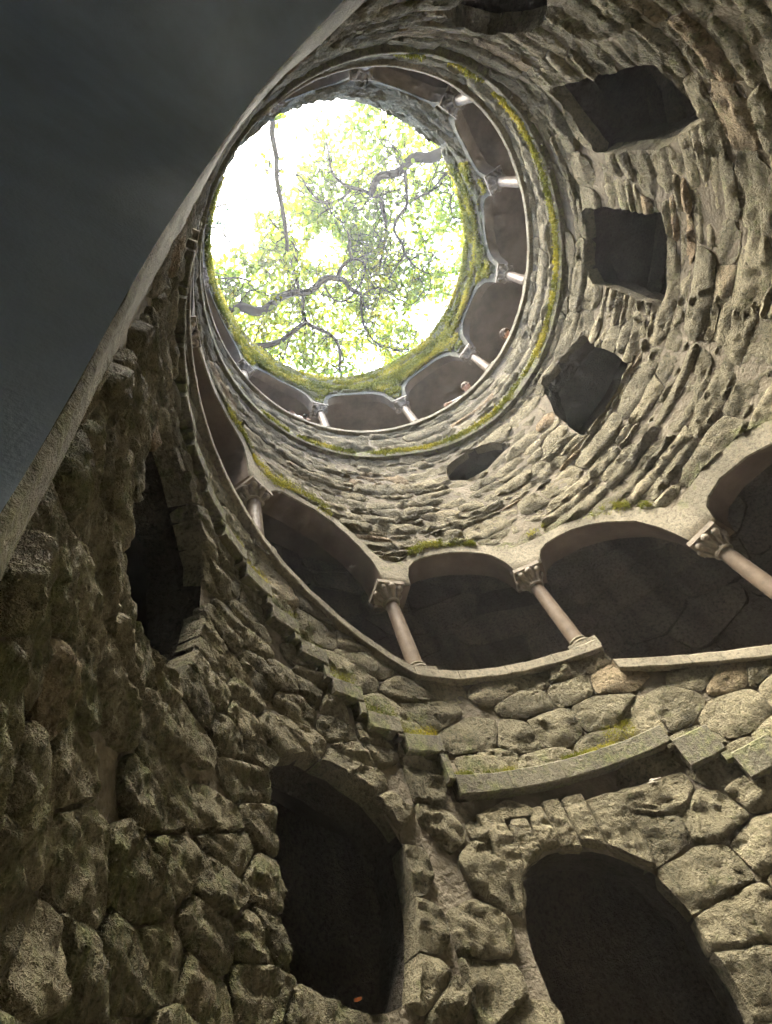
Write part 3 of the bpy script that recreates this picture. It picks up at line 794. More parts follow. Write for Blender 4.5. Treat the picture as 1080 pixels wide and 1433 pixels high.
# the great arch the photographer stands under
ent = empty('entrance_arch', (0, 0, 0), 'tall plastered archway at the shaft foot with a smooth vault and pale stone edge', 'arch')
def resample(poly, n):
    p = np.array(poly, float); d = np.r_[0, np.cumsum(np.hypot(np.radians(np.diff(p[:, 0])) * R, np.diff(p[:, 1])))]
    t = np.linspace(0, d[-1], n); return np.stack([np.interp(t, d, p[:, 0]), np.interp(t, d, p[:, 1])], 1)
ai, ao = resample(ARCH_IN, 90), resample(ARCH_OUT, 90)
for s_ in range(3):
    for arr in (ai, ao): arr[1:-1] = (arr[:-2] + 2 * arr[1:-1] + arr[2:]) / 4
P = np.stack([cyl(ao[:, 0], ao[:, 1], R + .08), cyl(ao[:, 0], ao[:, 1], R - .012)] + [cyl(ai[:, 0] * f + ao[:, 0] * (1 - f), ai[:, 1] * f + ao[:, 1] * (1 - f), R - .018) for f in (.06, .3, .6, .9)]
             + [cyl(ai[:, 0], ai[:, 1], R - .005)], 1)
w_ = (fbm(P.reshape(-1, 3) * 5, 4, 19) - .5).reshape(P.shape[:2]); P = P - (P * [1, 1, 0] / R) * (w_ * .025)[..., None]
mb = MB().grid(P); V = np.concatenate(mb.V)
new_mesh('arch_edge', V, mb.F, M_LEDGE, ent, True, {'tint': np.full(len(V), .6), 'moss': np.clip(.8 - .45 * V[:, 2], 0, .6)}, 50)
P = np.stack([cyl(ai[:, 0], ai[:, 1], R - .005 + d) for d in (0, .02, .3, .7, 1.2, 1.8, 2.6, 3.4)], 1)
w_ = (fbm(P.reshape(-1, 3) * 1.3, 3, 29) - .5).reshape(P.shape[:2]); P[:, 1:, 2] += (w_ * .08)[:, 1:]
mb = MB().grid(P)
end = cyl(ai[:, 0], ai[:, 1], R + 3.39); mb.add(end, [list(range(len(end)))])
mb.build('vault', M_VAULT, ent, sharp=50)

# ------------------------------------------------------------------ columns
def column(th, zb, zt, label, group, plinth_drop=0.0):
    root = empty('stone_column', (0, 0, 0), label, 'column', group)
    root.location = Vector(cyl(th, zb, R + .10)); root.rotation_euler = (0, 0, math.radians(th))
    H = zt - zb
    b = MB()
    b.lathe([(.128, .05), (.135, .065), (.128, .085), (.108, .095), (.105, .11), (.114, .125), (.106, .145), (.095, .15)], 28)
    bo = b.build('base', M_CUT, root, sharp=35)
    MB().box((-.13, -.17, -.06 - plinth_drop), (.13, .17, .05)).build('plinth', M_CUT, bo, sharp=35)
    s = MB(); zs = np.linspace(.145, H - .02, 9)
    s.lathe([(.092 - .010 * ((z - .145) / max(H, .2)) ** 1.6, z) for z in zs], 32)
    s.build('shaft', M_COLUMN, root, sharp=50)
    c = MB()
    c.lathe([(.085, H - .03), (.108, H - .025), (.112, H - .01), (.108, H + .005), (.086, H + .012), (.09, H + .05), (.105, H + .1), (.13, H + .15), (.155, H + .19), (.16, H + .215)], 24)
    co_ = c.build('capital', M_CAPITAL, root, sharp=45)
    MB().box((-.17, -.185, H + .212), (.20, .185, H + CAPH)).build('abacus', M_CAPITAL, co_, sharp=45)
    for k in range(8):                                   # curled leaves round the bell
        a = k * PI / 4; rr = .165 if k % 2 else .15; px_, py_ = rr * math.cos(a), rr * math.sin(a); v_ = MB()
        v_.tube([(.09 * math.cos(a), .09 * math.sin(a), H + .02), (.115 * math.cos(a), .115 * math.sin(a), H + .08), (px_ * .97, py_ * .97, H + .155)], [.022, .028, .034], 7)
        v_.ball((px_, py_, H + .165), (.048, .048, .055), 10, 7)
        v_.build('leaf_curl', M_CAPITAL, co_, sharp=45)
    return root
where = {37: 'lower gallery column cut off at the picture edge, standing on the low right coping', 72: 'lower gallery column standing on the step of the coping',
         109: 'lower gallery column at the foot of the sloping coping', 145: 'short pale lower gallery column halfway up the sloping coping',
         181: 'lower gallery column high on the left, seen edge on beside the climbing coping', 1: 'lower gallery column beyond the lowest arch on the low end of the coping'}
for th, zb, zt in [(1, 1.22, 2.33), (36.6, 2.25, 3.60), (72.1, 3.53, 4.70), (109.2, 3.62, 4.83), (145.4, 4.79, 5.82), (181, 5.93, 6.83)]:
    column(th, zb, zt, where[int(round(th))], 'columns of the lower gallery', .12 if th > 120 or th < 60 else .03)
tnames = {1: 'top gallery column just above the peeking head, pointing at the bright canopy', 35: 'top gallery column between the two leaning visitors on the far side', 71: 'top gallery column next to the visitor in white shirt',
          108: 'top gallery column beside the visitor holding a camera', 145: 'short top gallery column on the left of the ring near the big oak limb', 181: 'top gallery column hidden at the left edge of the ring',
          214: 'top gallery column behind the glare, left of the hanging branch', 241: 'top gallery column in the glare above the hanging branch', 268: 'top gallery column at the very top of the ring',
          298: 'pale top gallery column in the upper right of the ring', 329: 'top gallery column at the right, level with the thick right-hand bough'}
for th, zt, cr in TOPC:
    column(th, float(cop_top(th)) + .02, zt, tnames[int(th)], 'columns of the top gallery')

# ------------------------------------------------------------------ galleries behind
RB = R + 1.55
def sheet(name, parent, th_a, th_b, zf, r0, r1, mat_, dth=3.0):
    th = np.linspace(th_a, th_b, int((th_b - th_a) / dth) + 1)
    P = np.stack([cyl(th, zf(th), r) for r in np.linspace(r0, r1, 5)], 1)
    return MB().grid(P).build(name, mat_, parent)
gal_ceil = lambda th: np.minimum(ceil_low(th) + 1.3, string_top(th) - .36)
gal = empty('lower_gallery', (0, 0, 0), 'dark passage behind the lower colonnade with a wall of big uneven blocks', 'gallery')
g_floor = lambda th: cop_low(th) - 1.0
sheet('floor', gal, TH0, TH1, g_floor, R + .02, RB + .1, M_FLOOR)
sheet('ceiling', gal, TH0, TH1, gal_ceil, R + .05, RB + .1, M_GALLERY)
for t in (TH0, TH1):
    zz = np.linspace(float(g_floor(t)) - .1, float(gal_ceil(t)) + .1, 8)
    MB().grid(np.stack([cyl(np.full(8, t), zz, r) for r in np.linspace(R + .04, RB + .1, 5)], 1)).build('end_wall', M_GALLERY, gal)
# uneven blocks of its back wall
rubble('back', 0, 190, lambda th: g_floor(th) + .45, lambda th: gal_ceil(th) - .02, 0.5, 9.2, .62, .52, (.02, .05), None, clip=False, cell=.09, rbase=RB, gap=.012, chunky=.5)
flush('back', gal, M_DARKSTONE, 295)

tgal = empty('top_gallery', (0, 0, 0), 'plastered passage behind the topmost ring of columns', 'gallery')
t_floor = lambda th: cop_top(th) - 1.05
t_ceil = lambda th: np.maximum(np.maximum(top_crown(th), top_crown(th - 12)), top_crown(th + 12)) + .08
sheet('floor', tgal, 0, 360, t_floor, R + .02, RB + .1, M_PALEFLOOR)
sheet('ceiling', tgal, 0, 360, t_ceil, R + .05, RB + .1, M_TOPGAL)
backing('back_wall', tgal, 0, 360, lambda th: t_floor(th) - .05, lambda th: t_ceil(th) + .05, RB, M_TOPGAL, 2, .3, clip=False, amp=.03)

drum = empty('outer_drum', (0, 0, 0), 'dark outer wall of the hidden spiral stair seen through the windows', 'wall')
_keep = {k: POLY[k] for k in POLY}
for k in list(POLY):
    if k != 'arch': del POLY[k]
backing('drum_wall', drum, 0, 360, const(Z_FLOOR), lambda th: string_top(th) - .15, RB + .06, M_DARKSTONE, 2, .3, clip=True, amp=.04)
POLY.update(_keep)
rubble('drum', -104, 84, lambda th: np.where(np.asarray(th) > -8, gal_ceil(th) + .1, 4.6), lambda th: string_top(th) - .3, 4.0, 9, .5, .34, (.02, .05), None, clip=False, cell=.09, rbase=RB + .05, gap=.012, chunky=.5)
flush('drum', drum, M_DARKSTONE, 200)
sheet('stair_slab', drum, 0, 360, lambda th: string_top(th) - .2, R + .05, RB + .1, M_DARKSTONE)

# floor of the well
fl = MB(); th = np.linspace(0, 360, 73)
fl.grid(np.stack([cyl(th, np.full(73, Z_FLOOR), r) for r in (0.001, 1, 2, 3, 4, 5, 7.2)], 1))
tag(fl.build('well_floor', M_MARBLE), kind='structure')

# ground above, with the round hole
gr = MB(); th = np.linspace(0, 360, 121)
prof = [(R + .02, 0.0), (R + .35, .02), (R + .7, -.05), (R + 2, -.1), (9, 0), (16, 0), (30, 0), (70, -.5), (140, -1)]
P = np.stack([cyl(th, (rim_z(th) - 13.3) * max(0, 1 - (r - R) / 8) + 13.28 + dz + (0 if r < 4 else .15 * np.sin(np.radians(th) * 5 + r)), r) for r, dz in prof], 1)
gr.grid(P); tag(gr.build('ground', M_SOIL), kind='structure')

# ------------------------------------------------------------------ moss cushions (too small and many to count)
def moss_bits(name, spots, label=None, size=(.012, .03), seed=0):
    """spots: (N,3) points, (N,3) outward direction"""
    r = np.random.default_rng(seed); P, D = spots; n = len(P)
    k = 4
    P = np.repeat(P, k, 0) + r.normal(0, .012, (n * k, 3)); D = np.repeat(D, k, 0)
    d = D + r.normal(0, .7, (n * k, 3)); d /= np.linalg.norm(d, axis=1)[:, None]
    sd = np.cross(d, r.normal(0, 1, (n * k, 3))); sd /= np.linalg.norm(sd, axis=1)[:, None]
    L = r.uniform(*size, n * k)[:, None]
    V = np.stack([P - sd * L * .45, P + sd * L * .45, P + d * L * 1.5], 1).reshape(-1, 3)
    F = np.arange(n * k * 3).reshape(-1, 3)
    t = np.repeat(np.clip(np.repeat(vnoise(P[::k] * 2.5, 9), k) * 1.1 - .05 + r.normal(0, .15, n * k), 0, 1), 3)
    return new_mesh(name, V, F, M_MOSS, None, False, {'tint': t})
def on_curve(th_a, th_b, zf, n, rad, spread_z, thr, up, seed, freq=3.0, dens=None):
    r = np.random.default_rng(seed); th = r.uniform(th_a, th_b, n); z = zf(th) + r.normal(0, 1, n) * spread_z
    P = cyl(th, z, rad + r.normal(0, .012, n)); q = fbm(P * freq, 3, seed)
    q = q + (0 if dens is None else dens(th))
    m = q > thr; P = P[m]; D = -P * [1, 1, 0] / R; D = D + np.array([0, 0, up])
    return P, D
def cat(*a): return np.concatenate([x[0] for x in a]), np.concatenate([x[1] for x in a])
m1 = on_curve(-95, 170, lambda t: string_top(t) + .02, 20000, R - .045, .05, .44, 1.0, 41, 2.0, lambda t: np.interp(t, [-95, -60, -20, 60, 100, 125, 170], [-.12, -.02, .1, .12, .12, .0, -.12]))
tag(moss_bits('moss', m1, seed=1), 'bright green moss growing along the projecting string course', 'moss', kind='stuff')
def rimspots(n, seed):
    r = np.random.default_rng(seed); th = r.uniform(-40, 215, n); f = r.uniform(0, 1, n)
    lo, hi = band_top(th), rim_z(th); z = lo + (hi - lo) * f
    P = cyl(th, z, R - .055 + r.normal(0, .02, n)); q = fbm(P * [1.4, 1.4, 5.0], 3, 8) + .10 * (vnoise(P * .8, 4) - .3)
    m = q > .53; return P[m], (-P * [1, 1, 0] / R)[m] + [0, 0, .3]
rs = rimspots(60000, 5)
e1 = on_curve(-40, 215, rim_z, 9000, R - .03, .05, .3, .6, 43)
tag(moss_bits('moss', cat(rs, e1), size=(.014, .036), seed=2), 'yellow green moss hanging over the rim wall', 'moss', kind='stuff')
m2 = cat(on_curve(80, 100, lambda t: band_low(t) + .05, 2600, R - .02, .035, .40, .8, 44),
         on_curve(38, 66, lambda t: band_low(t) + .05, 2200, R - .02, .05, .50, .8, 45),
         on_curve(120, 160, lambda t: band_low(t) + .1, 2400, R - .02, .1, .50, .8, 46))
tag(moss_bits('moss', m2, size=(.007, .018), seed=3), 'small moss tufts on top of the lower arches', 'moss', kind='stuff')
m3 = cat(on_curve(76, 112, lambda t: step_top(t) + .015, 1800, R - .05, .010, .47, 1.0, 47), on_curve(112, 175, lambda t: step_top(t) + .03, 3200, R - .04, .05, .49, 1.0, 48),
         on_curve(74, 80, lambda t: step_top(t) + .1, 260, R - .04, .05, .45, 1.0, 49))
tag(moss_bits('moss', m3, size=(.004, .010), seed=4), 'thin green moss lying on the stepped ledge', 'moss', kind='stuff')

# ------------------------------------------------------------------ trees over the opening
def zpx(x, y): return 280 + x * .3519, 130 + y * .3519      # outline read off an enlarged view
def limb_pts(zoom_pts, z0, z1, seed, wig=.10):
    r = np.random.default_rng(seed)
    q = np.array([zpx(*p) for p in zoom_pts]); n = len(q)
    P = np.array([px_at_z(a, b, z0 + (z1 - z0) * k / max(1, n - 1)) for k, (a, b) in enumerate(q)])
    # resample smoothly with crooked wiggle
    d = np.r_[0, np.cumsum(np.linalg.norm(np.diff(P, axis=0), axis=1))]
    m = max(4, int(d[-1] / .16)); t = np.linspace(0, d[-1], m)
    S = np.stack([np.interp(t, d, P[:, k]) for k in range(3)], 1)
    for _ in range(2): S[1:-1] = (S[:-2] + 2 * S[1:-1] + S[2:]) / 4
    w_ = np.stack([fbm(S * 1.6 + 7 * k + seed, 3, seed + k) - .5 for k in range(3)], 1)
    return S + w_ * wig * np.minimum(1, np.arange(m) / 6)[:, None]

def leaf_ok(P):
    """the crown is open where the sky breaks through"""
    p = project(P)
    d = np.full(len(p), .75)
    for (x, y, r, v) in HOLES:
        d = np.where(np.hypot(p[:, 0] - x, p[:, 1] - y) < r * (1 + .5 * (vnoise(P * .9, 77) - .5)), v, d)
    return d
HOLES = [(330, 460, 75, .95), (380, 420, 60, .95), (365, 360, 48, .9), (450, 480, 55, .85), (560, 200, 60, .55), (520, 260, 55, .55),
         (340, 225, 78, .02), (410, 195, 40, .15), (452, 350, 24, .08), (600, 445, 24, .04), (478, 195, 26, .4), (345, 335, 20, .1), (565, 330, 20, .15), (625, 345, 22, .2), (415, 320, 16, .1), (520, 505, 18, .12), (300, 300, 60, .0), (405, 270, 16, .3)]

def tree(name, label, trunk, limbs, leafmat, n_twig, leaf_n, z_rng, seed, leaf=(.10, .18), spread=.24, mask=True, extra=None):
    r = np.random.default_rng(seed)
    root = empty(name, tuple(trunk[0]), label, 'tree'); org = np.array(trunk[0], float)
    def put(mb, nm, mt): 
        o = mb.build(nm, mt, root, attr=None); o.location = Vector(-org); return o
    tm = MB()
    tp = np.array(trunk, float); d = np.r_[0, np.cumsum(np.linalg.norm(np.diff(tp, axis=0), axis=1))]; t = np.linspace(0, d[-1], 26)
    S = np.stack([np.interp(t, d, tp[:, k]) for k in range(3)], 1)
    for _ in range(3): S[1:-1] = (S[:-2] + 2 * S[1:-1] + S[2:]) / 4
    S += (np.stack([fbm(S * .6 + 5 * k, 2, seed + k) for k in range(3)], 1) - .5) * .4 * np.linspace(0, 1, 26)[:, None]
    rad = np.linspace(trunk_r[name] if name in trunk_r else .4, .16, 26); rad[0] *= 1.5; rad[1] *= 1.2
    tm.tube(S, rad, 12); put(tm, 'trunk', M_BARK)
    top = S[-1]
    tips = []
    for li, (zp, ra, rb, z0, z1, root_from) in enumerate(limbs):
        L = limb_pts(zp, z0, z1, seed + li)
        if root_from == 'trunk':                      # carry the limb on to the trunk, outside the view
            st = S[int(len(S) * .72)]; m = 14; tt = np.linspace(0, 1, m)[:, None]
            dirn = L[0] - L[min(4, len(L) - 1)]; dirn /= np.linalg.norm(dirn) + 1e-9
            c1 = L[0] + dirn * np.linalg.norm(st - L[0]) * .35
            B = (1 - tt) ** 2 * st + 2 * tt * (1 - tt) * c1 + tt ** 2 * L[0]
            L = np.concatenate([B[:-1], L]); rr = np.r_[np.linspace(max(ra * 1.5, .12), ra, m - 1), np.linspace(ra, rb, len(L) - m + 1)]
        else: rr = np.linspace(ra, rb, len(L))
        rr = 1.35 * rr * (1 + .25 * (fbm(L * 2.2, 2, seed + 5) - .5))
        mb = MB().tube(L, rr, 8); put(mb, 'branch', M_BARK)
        tips.append((L, rr))
    # twigs: crooked walks off the limbs
    tw = MB(); ends = []; tseen = {}
    allp = np.concatenate([l[0][::1] for l in tips]); allr = np.concatenate([l[1] for l in tips])
    allp = np.concatenate([allp] + ([extra] if extra is not None else [])); 
    for k in range(n_twig):
        p = allp[r.integers(len(allp))].copy(); dr = r.normal(0, 1, 3) * [1, 1, .35] + [0, 0, .25]; dr /= np.linalg.norm(dr)
        n = r.integers(7, 30); st = r.uniform(.11, .18); pts = [p.copy()]
        for i in range(n):
            dr = dr + r.normal(0, .42, 3) * [1, 1, .5]; dr /= np.linalg.norm(dr); p = p + dr * st; pts.append(p.copy())
        pts = np.array(pts)
        if mask and leaf_ok(pts[-1:])[0] < .2: continue
        if mask:
            k = tuple(np.floor(project(pts[-1:])[0, :2] / 30).astype(int))
            if tseen.get(k, 0) >= 4: continue
            tseen[k] = tseen.get(k, 0) + 1
        tw.tube(pts, np.linspace(r.uniform(.012, .03), .006, len(pts)), 5)
        ends.append(pts[len(pts) // 3:])
        for q in range(r.integers(1, 4)):            # side shoots
            a = pts[r.integers(len(pts) // 3, len(pts))].copy(); dr2 = r.normal(0, 1, 3) * [1, 1, .5]; dr2 /= np.linalg.norm(dr2); sp = [a.copy()]
            for i in range(r.integers(3, 7)):
                dr2 = dr2 + r.normal(0, .4, 3); dr2 /= np.linalg.norm(dr2); a = a + dr2 * .1; sp.append(a.copy())
            sp = np.array(sp); tw.tube(sp, np.linspace(.012, .005, len(sp)), 4); ends.append(sp)
    o = put(tw, 'twigs', M_BARK); o['kind'] = 'stuff'
    E_ = np.concatenate(ends)
    ncl = leaf_n // 16; cc = E_[r.integers(len(E_), size=ncl)] + r.normal(0, .15, (ncl, 3)); cc[:, 2] += r.uniform(.5, 2.4, ncl)
    if mask:                                          # clusters spread evenly, none crowding
        q = np.floor(project(cc)[:, :2] / 17).astype(int); seen = {}; ok = []
        for i, k in enumerate(map(tuple, q)):
            if seen.get(k, 0) < 3: seen[k] = seen.get(k, 0) + 1; ok.append(i)
        cc = cc[ok]; ncl = len(cc)
    c = np.repeat(cc, 16, 0) + r.normal(0, spread, (ncl * 16, 3)) * [1, 1, .6]
    if mask: c = c[r.random(len(c)) < leaf_ok(c)]
    n = len(c); L = r.uniform(*leaf, n)[:, None]
    nrm = r.normal(0, 1, (n, 3)) * [1, 1, .9] + [0, 0, .9]; nrm /= np.linalg.norm(nrm, axis=1)[:, None]
    u = np.cross(nrm, r.normal(0, 1, (n, 3))); u /= np.linalg.norm(u, axis=1)[:, None]; v = np.cross(nrm, u)
    f = nrm * L * .18
    V = np.stack([c - u * L, c - u * L * .25 + v * L * .5 + f, c + u * L * .45 + v * L * .42 + f, c + u * L, c + u * L * .45 - v * L * .42 + f, c - u * L * .25 - v * L * .5 + f], 1).reshape(-1, 3) - org
    b = np.arange(n)[:, None] * 6
    F = np.concatenate([b + [0, 1, 2, 3], b + [0, 3, 4, 5]])
    t = np.repeat(np.clip(vnoise(c * .55, seed + 3) * .9 + r.normal(0, .16, n), 0, 1), 6)
    new_mesh('crown', V, F, leafmat, root, False, {'tint': t})
    return root
trunk_r = {'oak_tree': .42}
GZ = 13.2
def g3(th, d, dz=0.0): return cyl(th, GZ + dz, R + d)
A = [([(70, 900), (110, 875), (165, 845), (215, 875), (260, 865), (310, 820), (350, 800), (430, 795), (470, 765), (490, 735), (545, 740), (580, 740), (590, 780), (640, 800)], .16, .06, 22.5, 23.5, 'trunk'),
     ([(545, 738), (560, 690), (600, 660), (640, 660), (660, 690), (650, 730)], .065, .03, 23.2, 23.8, None),
     ([(602, 660), (590, 620), (592, 580), (585, 540)], .05, .02, 23.3, 24, None),
     ([(395, 797), (385, 740), (370, 685), (350, 645), (335, 640)], .06, .03, 23, 23.6, None),
     ([(270, 490), (310, 545), (350, 570), (372, 600), (382, 655), (370, 688)], .025, .04, 24.2, 23.4, None),
     ([(412, 800), (404, 860), (415, 912), (450, 932), (520, 960), (545, 990), (560, 1050), (550, 1090), (562, 1125)], .07, .04, 23, 22.6, None),
     ([(180, 1015), (215, 1005), (270, 1005), (330, 985), (380, 940), (415, 914)], .10, .07, 22, 22.9, 'trunk'),
     ([(495, 770), (520, 820), (555, 835), (590, 820), (640, 760), (655, 720)], .035, .025, 23.2, 23.7, None),
     ([(640, 800), (640, 880), (655, 940), (690, 990), (760, 1020), (840, 1020)], .045, .02, 23.4, 23.0, None),
     ([(60, 740), (100, 738), (160, 735), (215, 750)], .03, .02, 23, 23, 'trunk'),
     ([(330, 1060), (345, 1010), (352, 980)], .02, .03, 22.6, 22.8, None), ([(650, 800), (700, 770), (760, 790), (790, 830)], .03, .02, 23.5, 23.5, None)]
tree('oak_tree', 'oak whose thick winding limb crosses the lower left of the opening', [g3(158, 5.5, -.4), g3(158, 5.2, 3), g3(157, 4.6, 7), g3(156, 4.2, 10.5)], A, M_LEAF, 330, 60000, None, 100)
B = [([(1000, 225), (955, 240), (905, 265), (870, 245), (825, 270), (800, 310), (760, 325), (710, 320), (690, 370), (680, 405)], .15, .10, 23, 24, 'trunk'),
     ([(680, 405), (718, 410), (725, 470), (740, 520), (738, 590), (720, 640), (715, 690)], .085, .03, 24, 24.4, None),
     ([(815, 310), (822, 400), (825, 450), (780, 500), (765, 545), (810, 610), (815, 640), (780, 690), (750, 740)], .055, .03, 23.5, 24, None),
     ([(680, 405), (640, 382), (600, 380), (540, 345), (520, 310), (510, 230), (500, 190)], .06, .025, 24, 24.6, None),
     ([(600, 382), (560, 430), (500, 440), (460, 420), (420, 370), (400, 320), (330, 335)], .045, .02, 24.2, 24.8, None),
     ([(828, 442), (870, 410), (930, 390), (950, 340), (990, 320)], .04, .025, 23.8, 23.4, None),
     ([(500, 440), (520, 480), (570, 520)], .03, .018, 24.4, 24.6, None),
     ([(1060, 380), (1030, 385), (990, 410), (1000, 460), (1005, 500)], .035, .018, 23.4, 23.4, 'trunk'),
     ([(800, 250), (770, 215), (740, 185)], .03, .015, 23.6, 24, None), ([(812, 640), (850, 690), (900, 720), (960, 710)], .03, .015, 24, 24, None), ([(690, 545), (735, 600)], .02, .03, 24.2, 24.4, None)]
tree('oak_tree', 'second oak reaching in from the upper right with a thick crooked bough', [g3(322, 6, -.4), g3(322, 5.6, 3.5), g3(323, 5.0, 7.5), g3(323, 4.6, 11)], B, M_LEAF, 300, 60000, None, 200, leaf=(.09, .17), spread=.23)
Cc = [([(296, 30), (290, 95), (283, 190), (305, 250), (305, 370), (330, 470), (345, 560), (345, 630)], .075, .05, 20, 20.6, 'trunk')]
def bare_tree():
    root = tree('hanging_bough_tree', 'slim tree whose long bare bough dangles straight down from the top edge', [g3(252, 3.5, -.4), g3(252, 3.3, 3), g3(251, 2.9, 6), g3(250, 2.6, 8)], Cc, M_LEAF, 14, 260, None, 300, mask=False)
    return root
trunk_r['hanging_bough_tree'] = .2
bare_tree()
D_ = [([(-60, 470), (20, 470), (80, 450), (120, 440)], .05, .015, 24, 24.3, 'trunk'), ([(-40, 540), (40, 530), (90, 545), (110, 590)], .04, .012, 24, 24.2, 'trunk')]
trunk_r['blue_cedar_tree'] = .3
tree('blue_cedar_tree', 'tree with blue green foliage poking in at the left edge of the sky', [g3(192, 5, -.4), g3(192, 4.9, 4), g3(192, 4.8, 8), g3(192, 4.7, 12)], D_, M_NEEDLE, 70, 1500, None, 400, leaf=(.05, .09), spread=.14, mask=False)

# ------------------------------------------------------------------ visitors leaning over the top parapet
def flat_mat(name, col, rough=.7, trans=0):
    return simple(name, col, rough, .12, 30, .1, .003, 120)
M_SKIN = flat_mat('skin', (.55, .34, .25), .55); M_HAIR_B = flat_mat('brown_hair', (.10, .06, .035)); M_HAIR_D = flat_mat('dark_hair', (.035, .026, .02))
M_WHITE = flat_mat('white_cotton', (.78, .77, .78), .9); M_GREY = flat_mat('grey_cotton', (.25, .26, .28), .9); M_JEAN = flat_mat('dark_denim', (.05, .06, .09), .9)
M_PINK = flat_mat('pale_print_cotton', (.72, .66, .66), .9); M_BLACK = flat_mat('black_plastic', (.02, .02, .022), .35); M_EYE = flat_mat('eye', (.03, .025, .02), .3); M_LIP = flat_mat('lip', (.42, .17, .14), .5)
def ray_rad(px, py, r):
    d = ray(px, py); a = d[0] ** 2 + d[1] ** 2; b = d[0] * CAM[0] + d[1] * CAM[1]; c = CAM[0] ** 2 + CAM[1] ** 2 - r * r
    return CAM + d * ((-b + math.sqrt(b * b - a * c)) / a)
def person(label, th, head, hands, look, shirt, hair, floor_z, sleeves=True, hip_r=R + .62):
    """head, hands: world points; look: unit direction of the face"""
    root = empty('person', tuple(cyl(th, floor_z, hip_r)), label, 'person', 'visitors at the top parapet')
    org = np.array(root.location)
    head = np.array(head); er = cyl(th, 0, 1.0); et = np.array([-er[1], er[0], 0]); up = np.array([0, 0, 1.0])
    look = np.array(look, float); look /= np.linalg.norm(look)
    side = np.cross(look, up); side /= np.linalg.norm(side); hup = np.cross(side, look)
    hip = cyl(th, floor_z + .92, hip_r)
    neck = head - hup * .15 - look * .03
    chest = neck * .8 + hip * .2 - up * .02 + er * .03
    sh = .19
    V = []; E_ = []; Rr = []; tagz = []
    def v(p, r, t): V.append(np.array(p) - org); Rr.append(r if isinstance(r, tuple) else (r, r)); tagz.append(t); return len(V) - 1
    def e(a, b): E_.append((a, b)); return b
    ip = v(hip, (.165, .13), 2); ib = e(ip, v(hip * .6 + chest * .4, (.15, .12), 1)); ic = e(ib, v(chest, (.17, .125), 1))
    inn = e(ic, v(neck - hup * .03, .06, 0)); ih = e(inn, v(head - hup * .04 + look * .015, (.075, .082), 0)); it = e(ih, v(head + hup * .045, (.078, .088), 0)); e(it, v(head + hup * .10, (.045, .05), 0))
    nz = e(ih, v(head + look * .092 + hup * .0, .014, 0)); e(nz, v(head + look * .112 - hup * .018, .012, 0))
    for sg in (-1, 1): e(it, v(head + side * .085 * sg + hup * .0, .018, 0))
    for sg, hd in zip((-1, 1), hands):
        S = chest + up * .05 + et * sg * sh; hd = np.array(hd)
        mid_ = (S + hd) / 2; L = np.linalg.norm(hd - S); drop = math.sqrt(max(.0, .30 ** 2 - (L / 2) ** 2)); El = mid_ - up * drop * .7 + er * drop * .4 + et * sg * drop * .3
        a1 = e(ic, v(S, .062, 1)); a2 = e(a1, v(El, .045, 1 if sleeves else 0)); W = hd + (El - hd) / (np.linalg.norm(El - hd) + 1e-6) * .08
        a3 = e(a2, v(W, .03, 1 if sleeves else 0)); a4 = e(a3, v(hd, (.038, .02), 0))
        f = (hd - W) / (np.linalg.norm(hd - W) + 1e-6); ac = np.cross(f, up); ac /= np.linalg.norm(ac) + 1e-6
        for q in range(4):
            o = (q - 1.5) * .02; ln = (.065, .078, .074, .058)[q]
            k1 = e(a4, v(hd + f * .045 + ac * o, .009, 0)); k2 = e(k1, v(hd + f * (.045 + ln * .55) + ac * o * 1.05 - up * .006, .0085, 0)); e(k2, v(hd + f * (.045 + ln * .9) + ac * o * 1.05 - up * .022, .008, 0))
        t1 = e(a4, v(hd + f * .005 + ac * .038 * -sg, .011, 0)); e(t1, v(hd + f * .035 + ac * .052 * -sg, .009, 0))
    for sg in (-1, 1):
        l1 = e(ip, v(hip + et * sg * .09 - up * .10, .095, 2)); l2 = e(l1, v(cyl(th, floor_z + .5, hip_r - .02) + et * sg * .1, .062, 2)); l3 = e(l2, v(cyl(th, floor_z + .09, hip_r + .02) + et * sg * .11, .042, 2))
        e(l3, v(cyl(th, floor_z + .045, hip_r - .14) + et * sg * .12, (.045, .035), 3))
    me = bpy.data.meshes.new('body'); me.from_pydata([tuple(x) for x in V], E_, [])
    ob = bpy.data.objects.new('body_build', me); COL.objects.link(ob)
    ob.modifiers.new('skin', 'SKIN'); sm = ob.modifiers.new('sub', 'SUBSURF'); sm.levels = 2; sm.render_levels = 2
    for k, x in enumerate(me.skin_vertices[0].data): x.radius = Rr[k]; x.use_root = (k == 0)
    dg = bpy.context.evaluated_depsgraph_get(); nm = bpy.data.meshes.new_from_object(ob.evaluated_get(dg)); bpy.data.objects.remove(ob)
    nm.materials.clear()
    for m in (M_SKIN, shirt, M_JEAN, M_BLACK): nm.materials.append(m)
    VV = np.array(V); A_ = VV[[a for a, b in E_]]; B_ = VV[[b for a, b in E_]]; ta = np.array([tagz[b] if tagz[a] != 2 else tagz[b] for a, b in E_])
    pc = np.array([p.center for p in nm.polygons]); d = B_ - A_; L = (d ** 2).sum(1) + 1e-9
    t = np.clip(((pc[:, None] - A_) * d).sum(2) / L, 0, 1); k = (((pc[:, None] - A_ - t[..., None] * d) ** 2).sum(2)).argmin(1)
    nm.polygons.foreach_set('material_index', ta[k].astype(np.int32)); nm.polygons.foreach_set('use_smooth', np.ones(len(nm.polygons), bool))
    body = bpy.data.objects.new('body', nm); link(body, root)
    h = MB()                                            # hair: cap over the skull, face left free
    for j in range(9):
        for i in range(14): pass
    hv_, hf = [], []
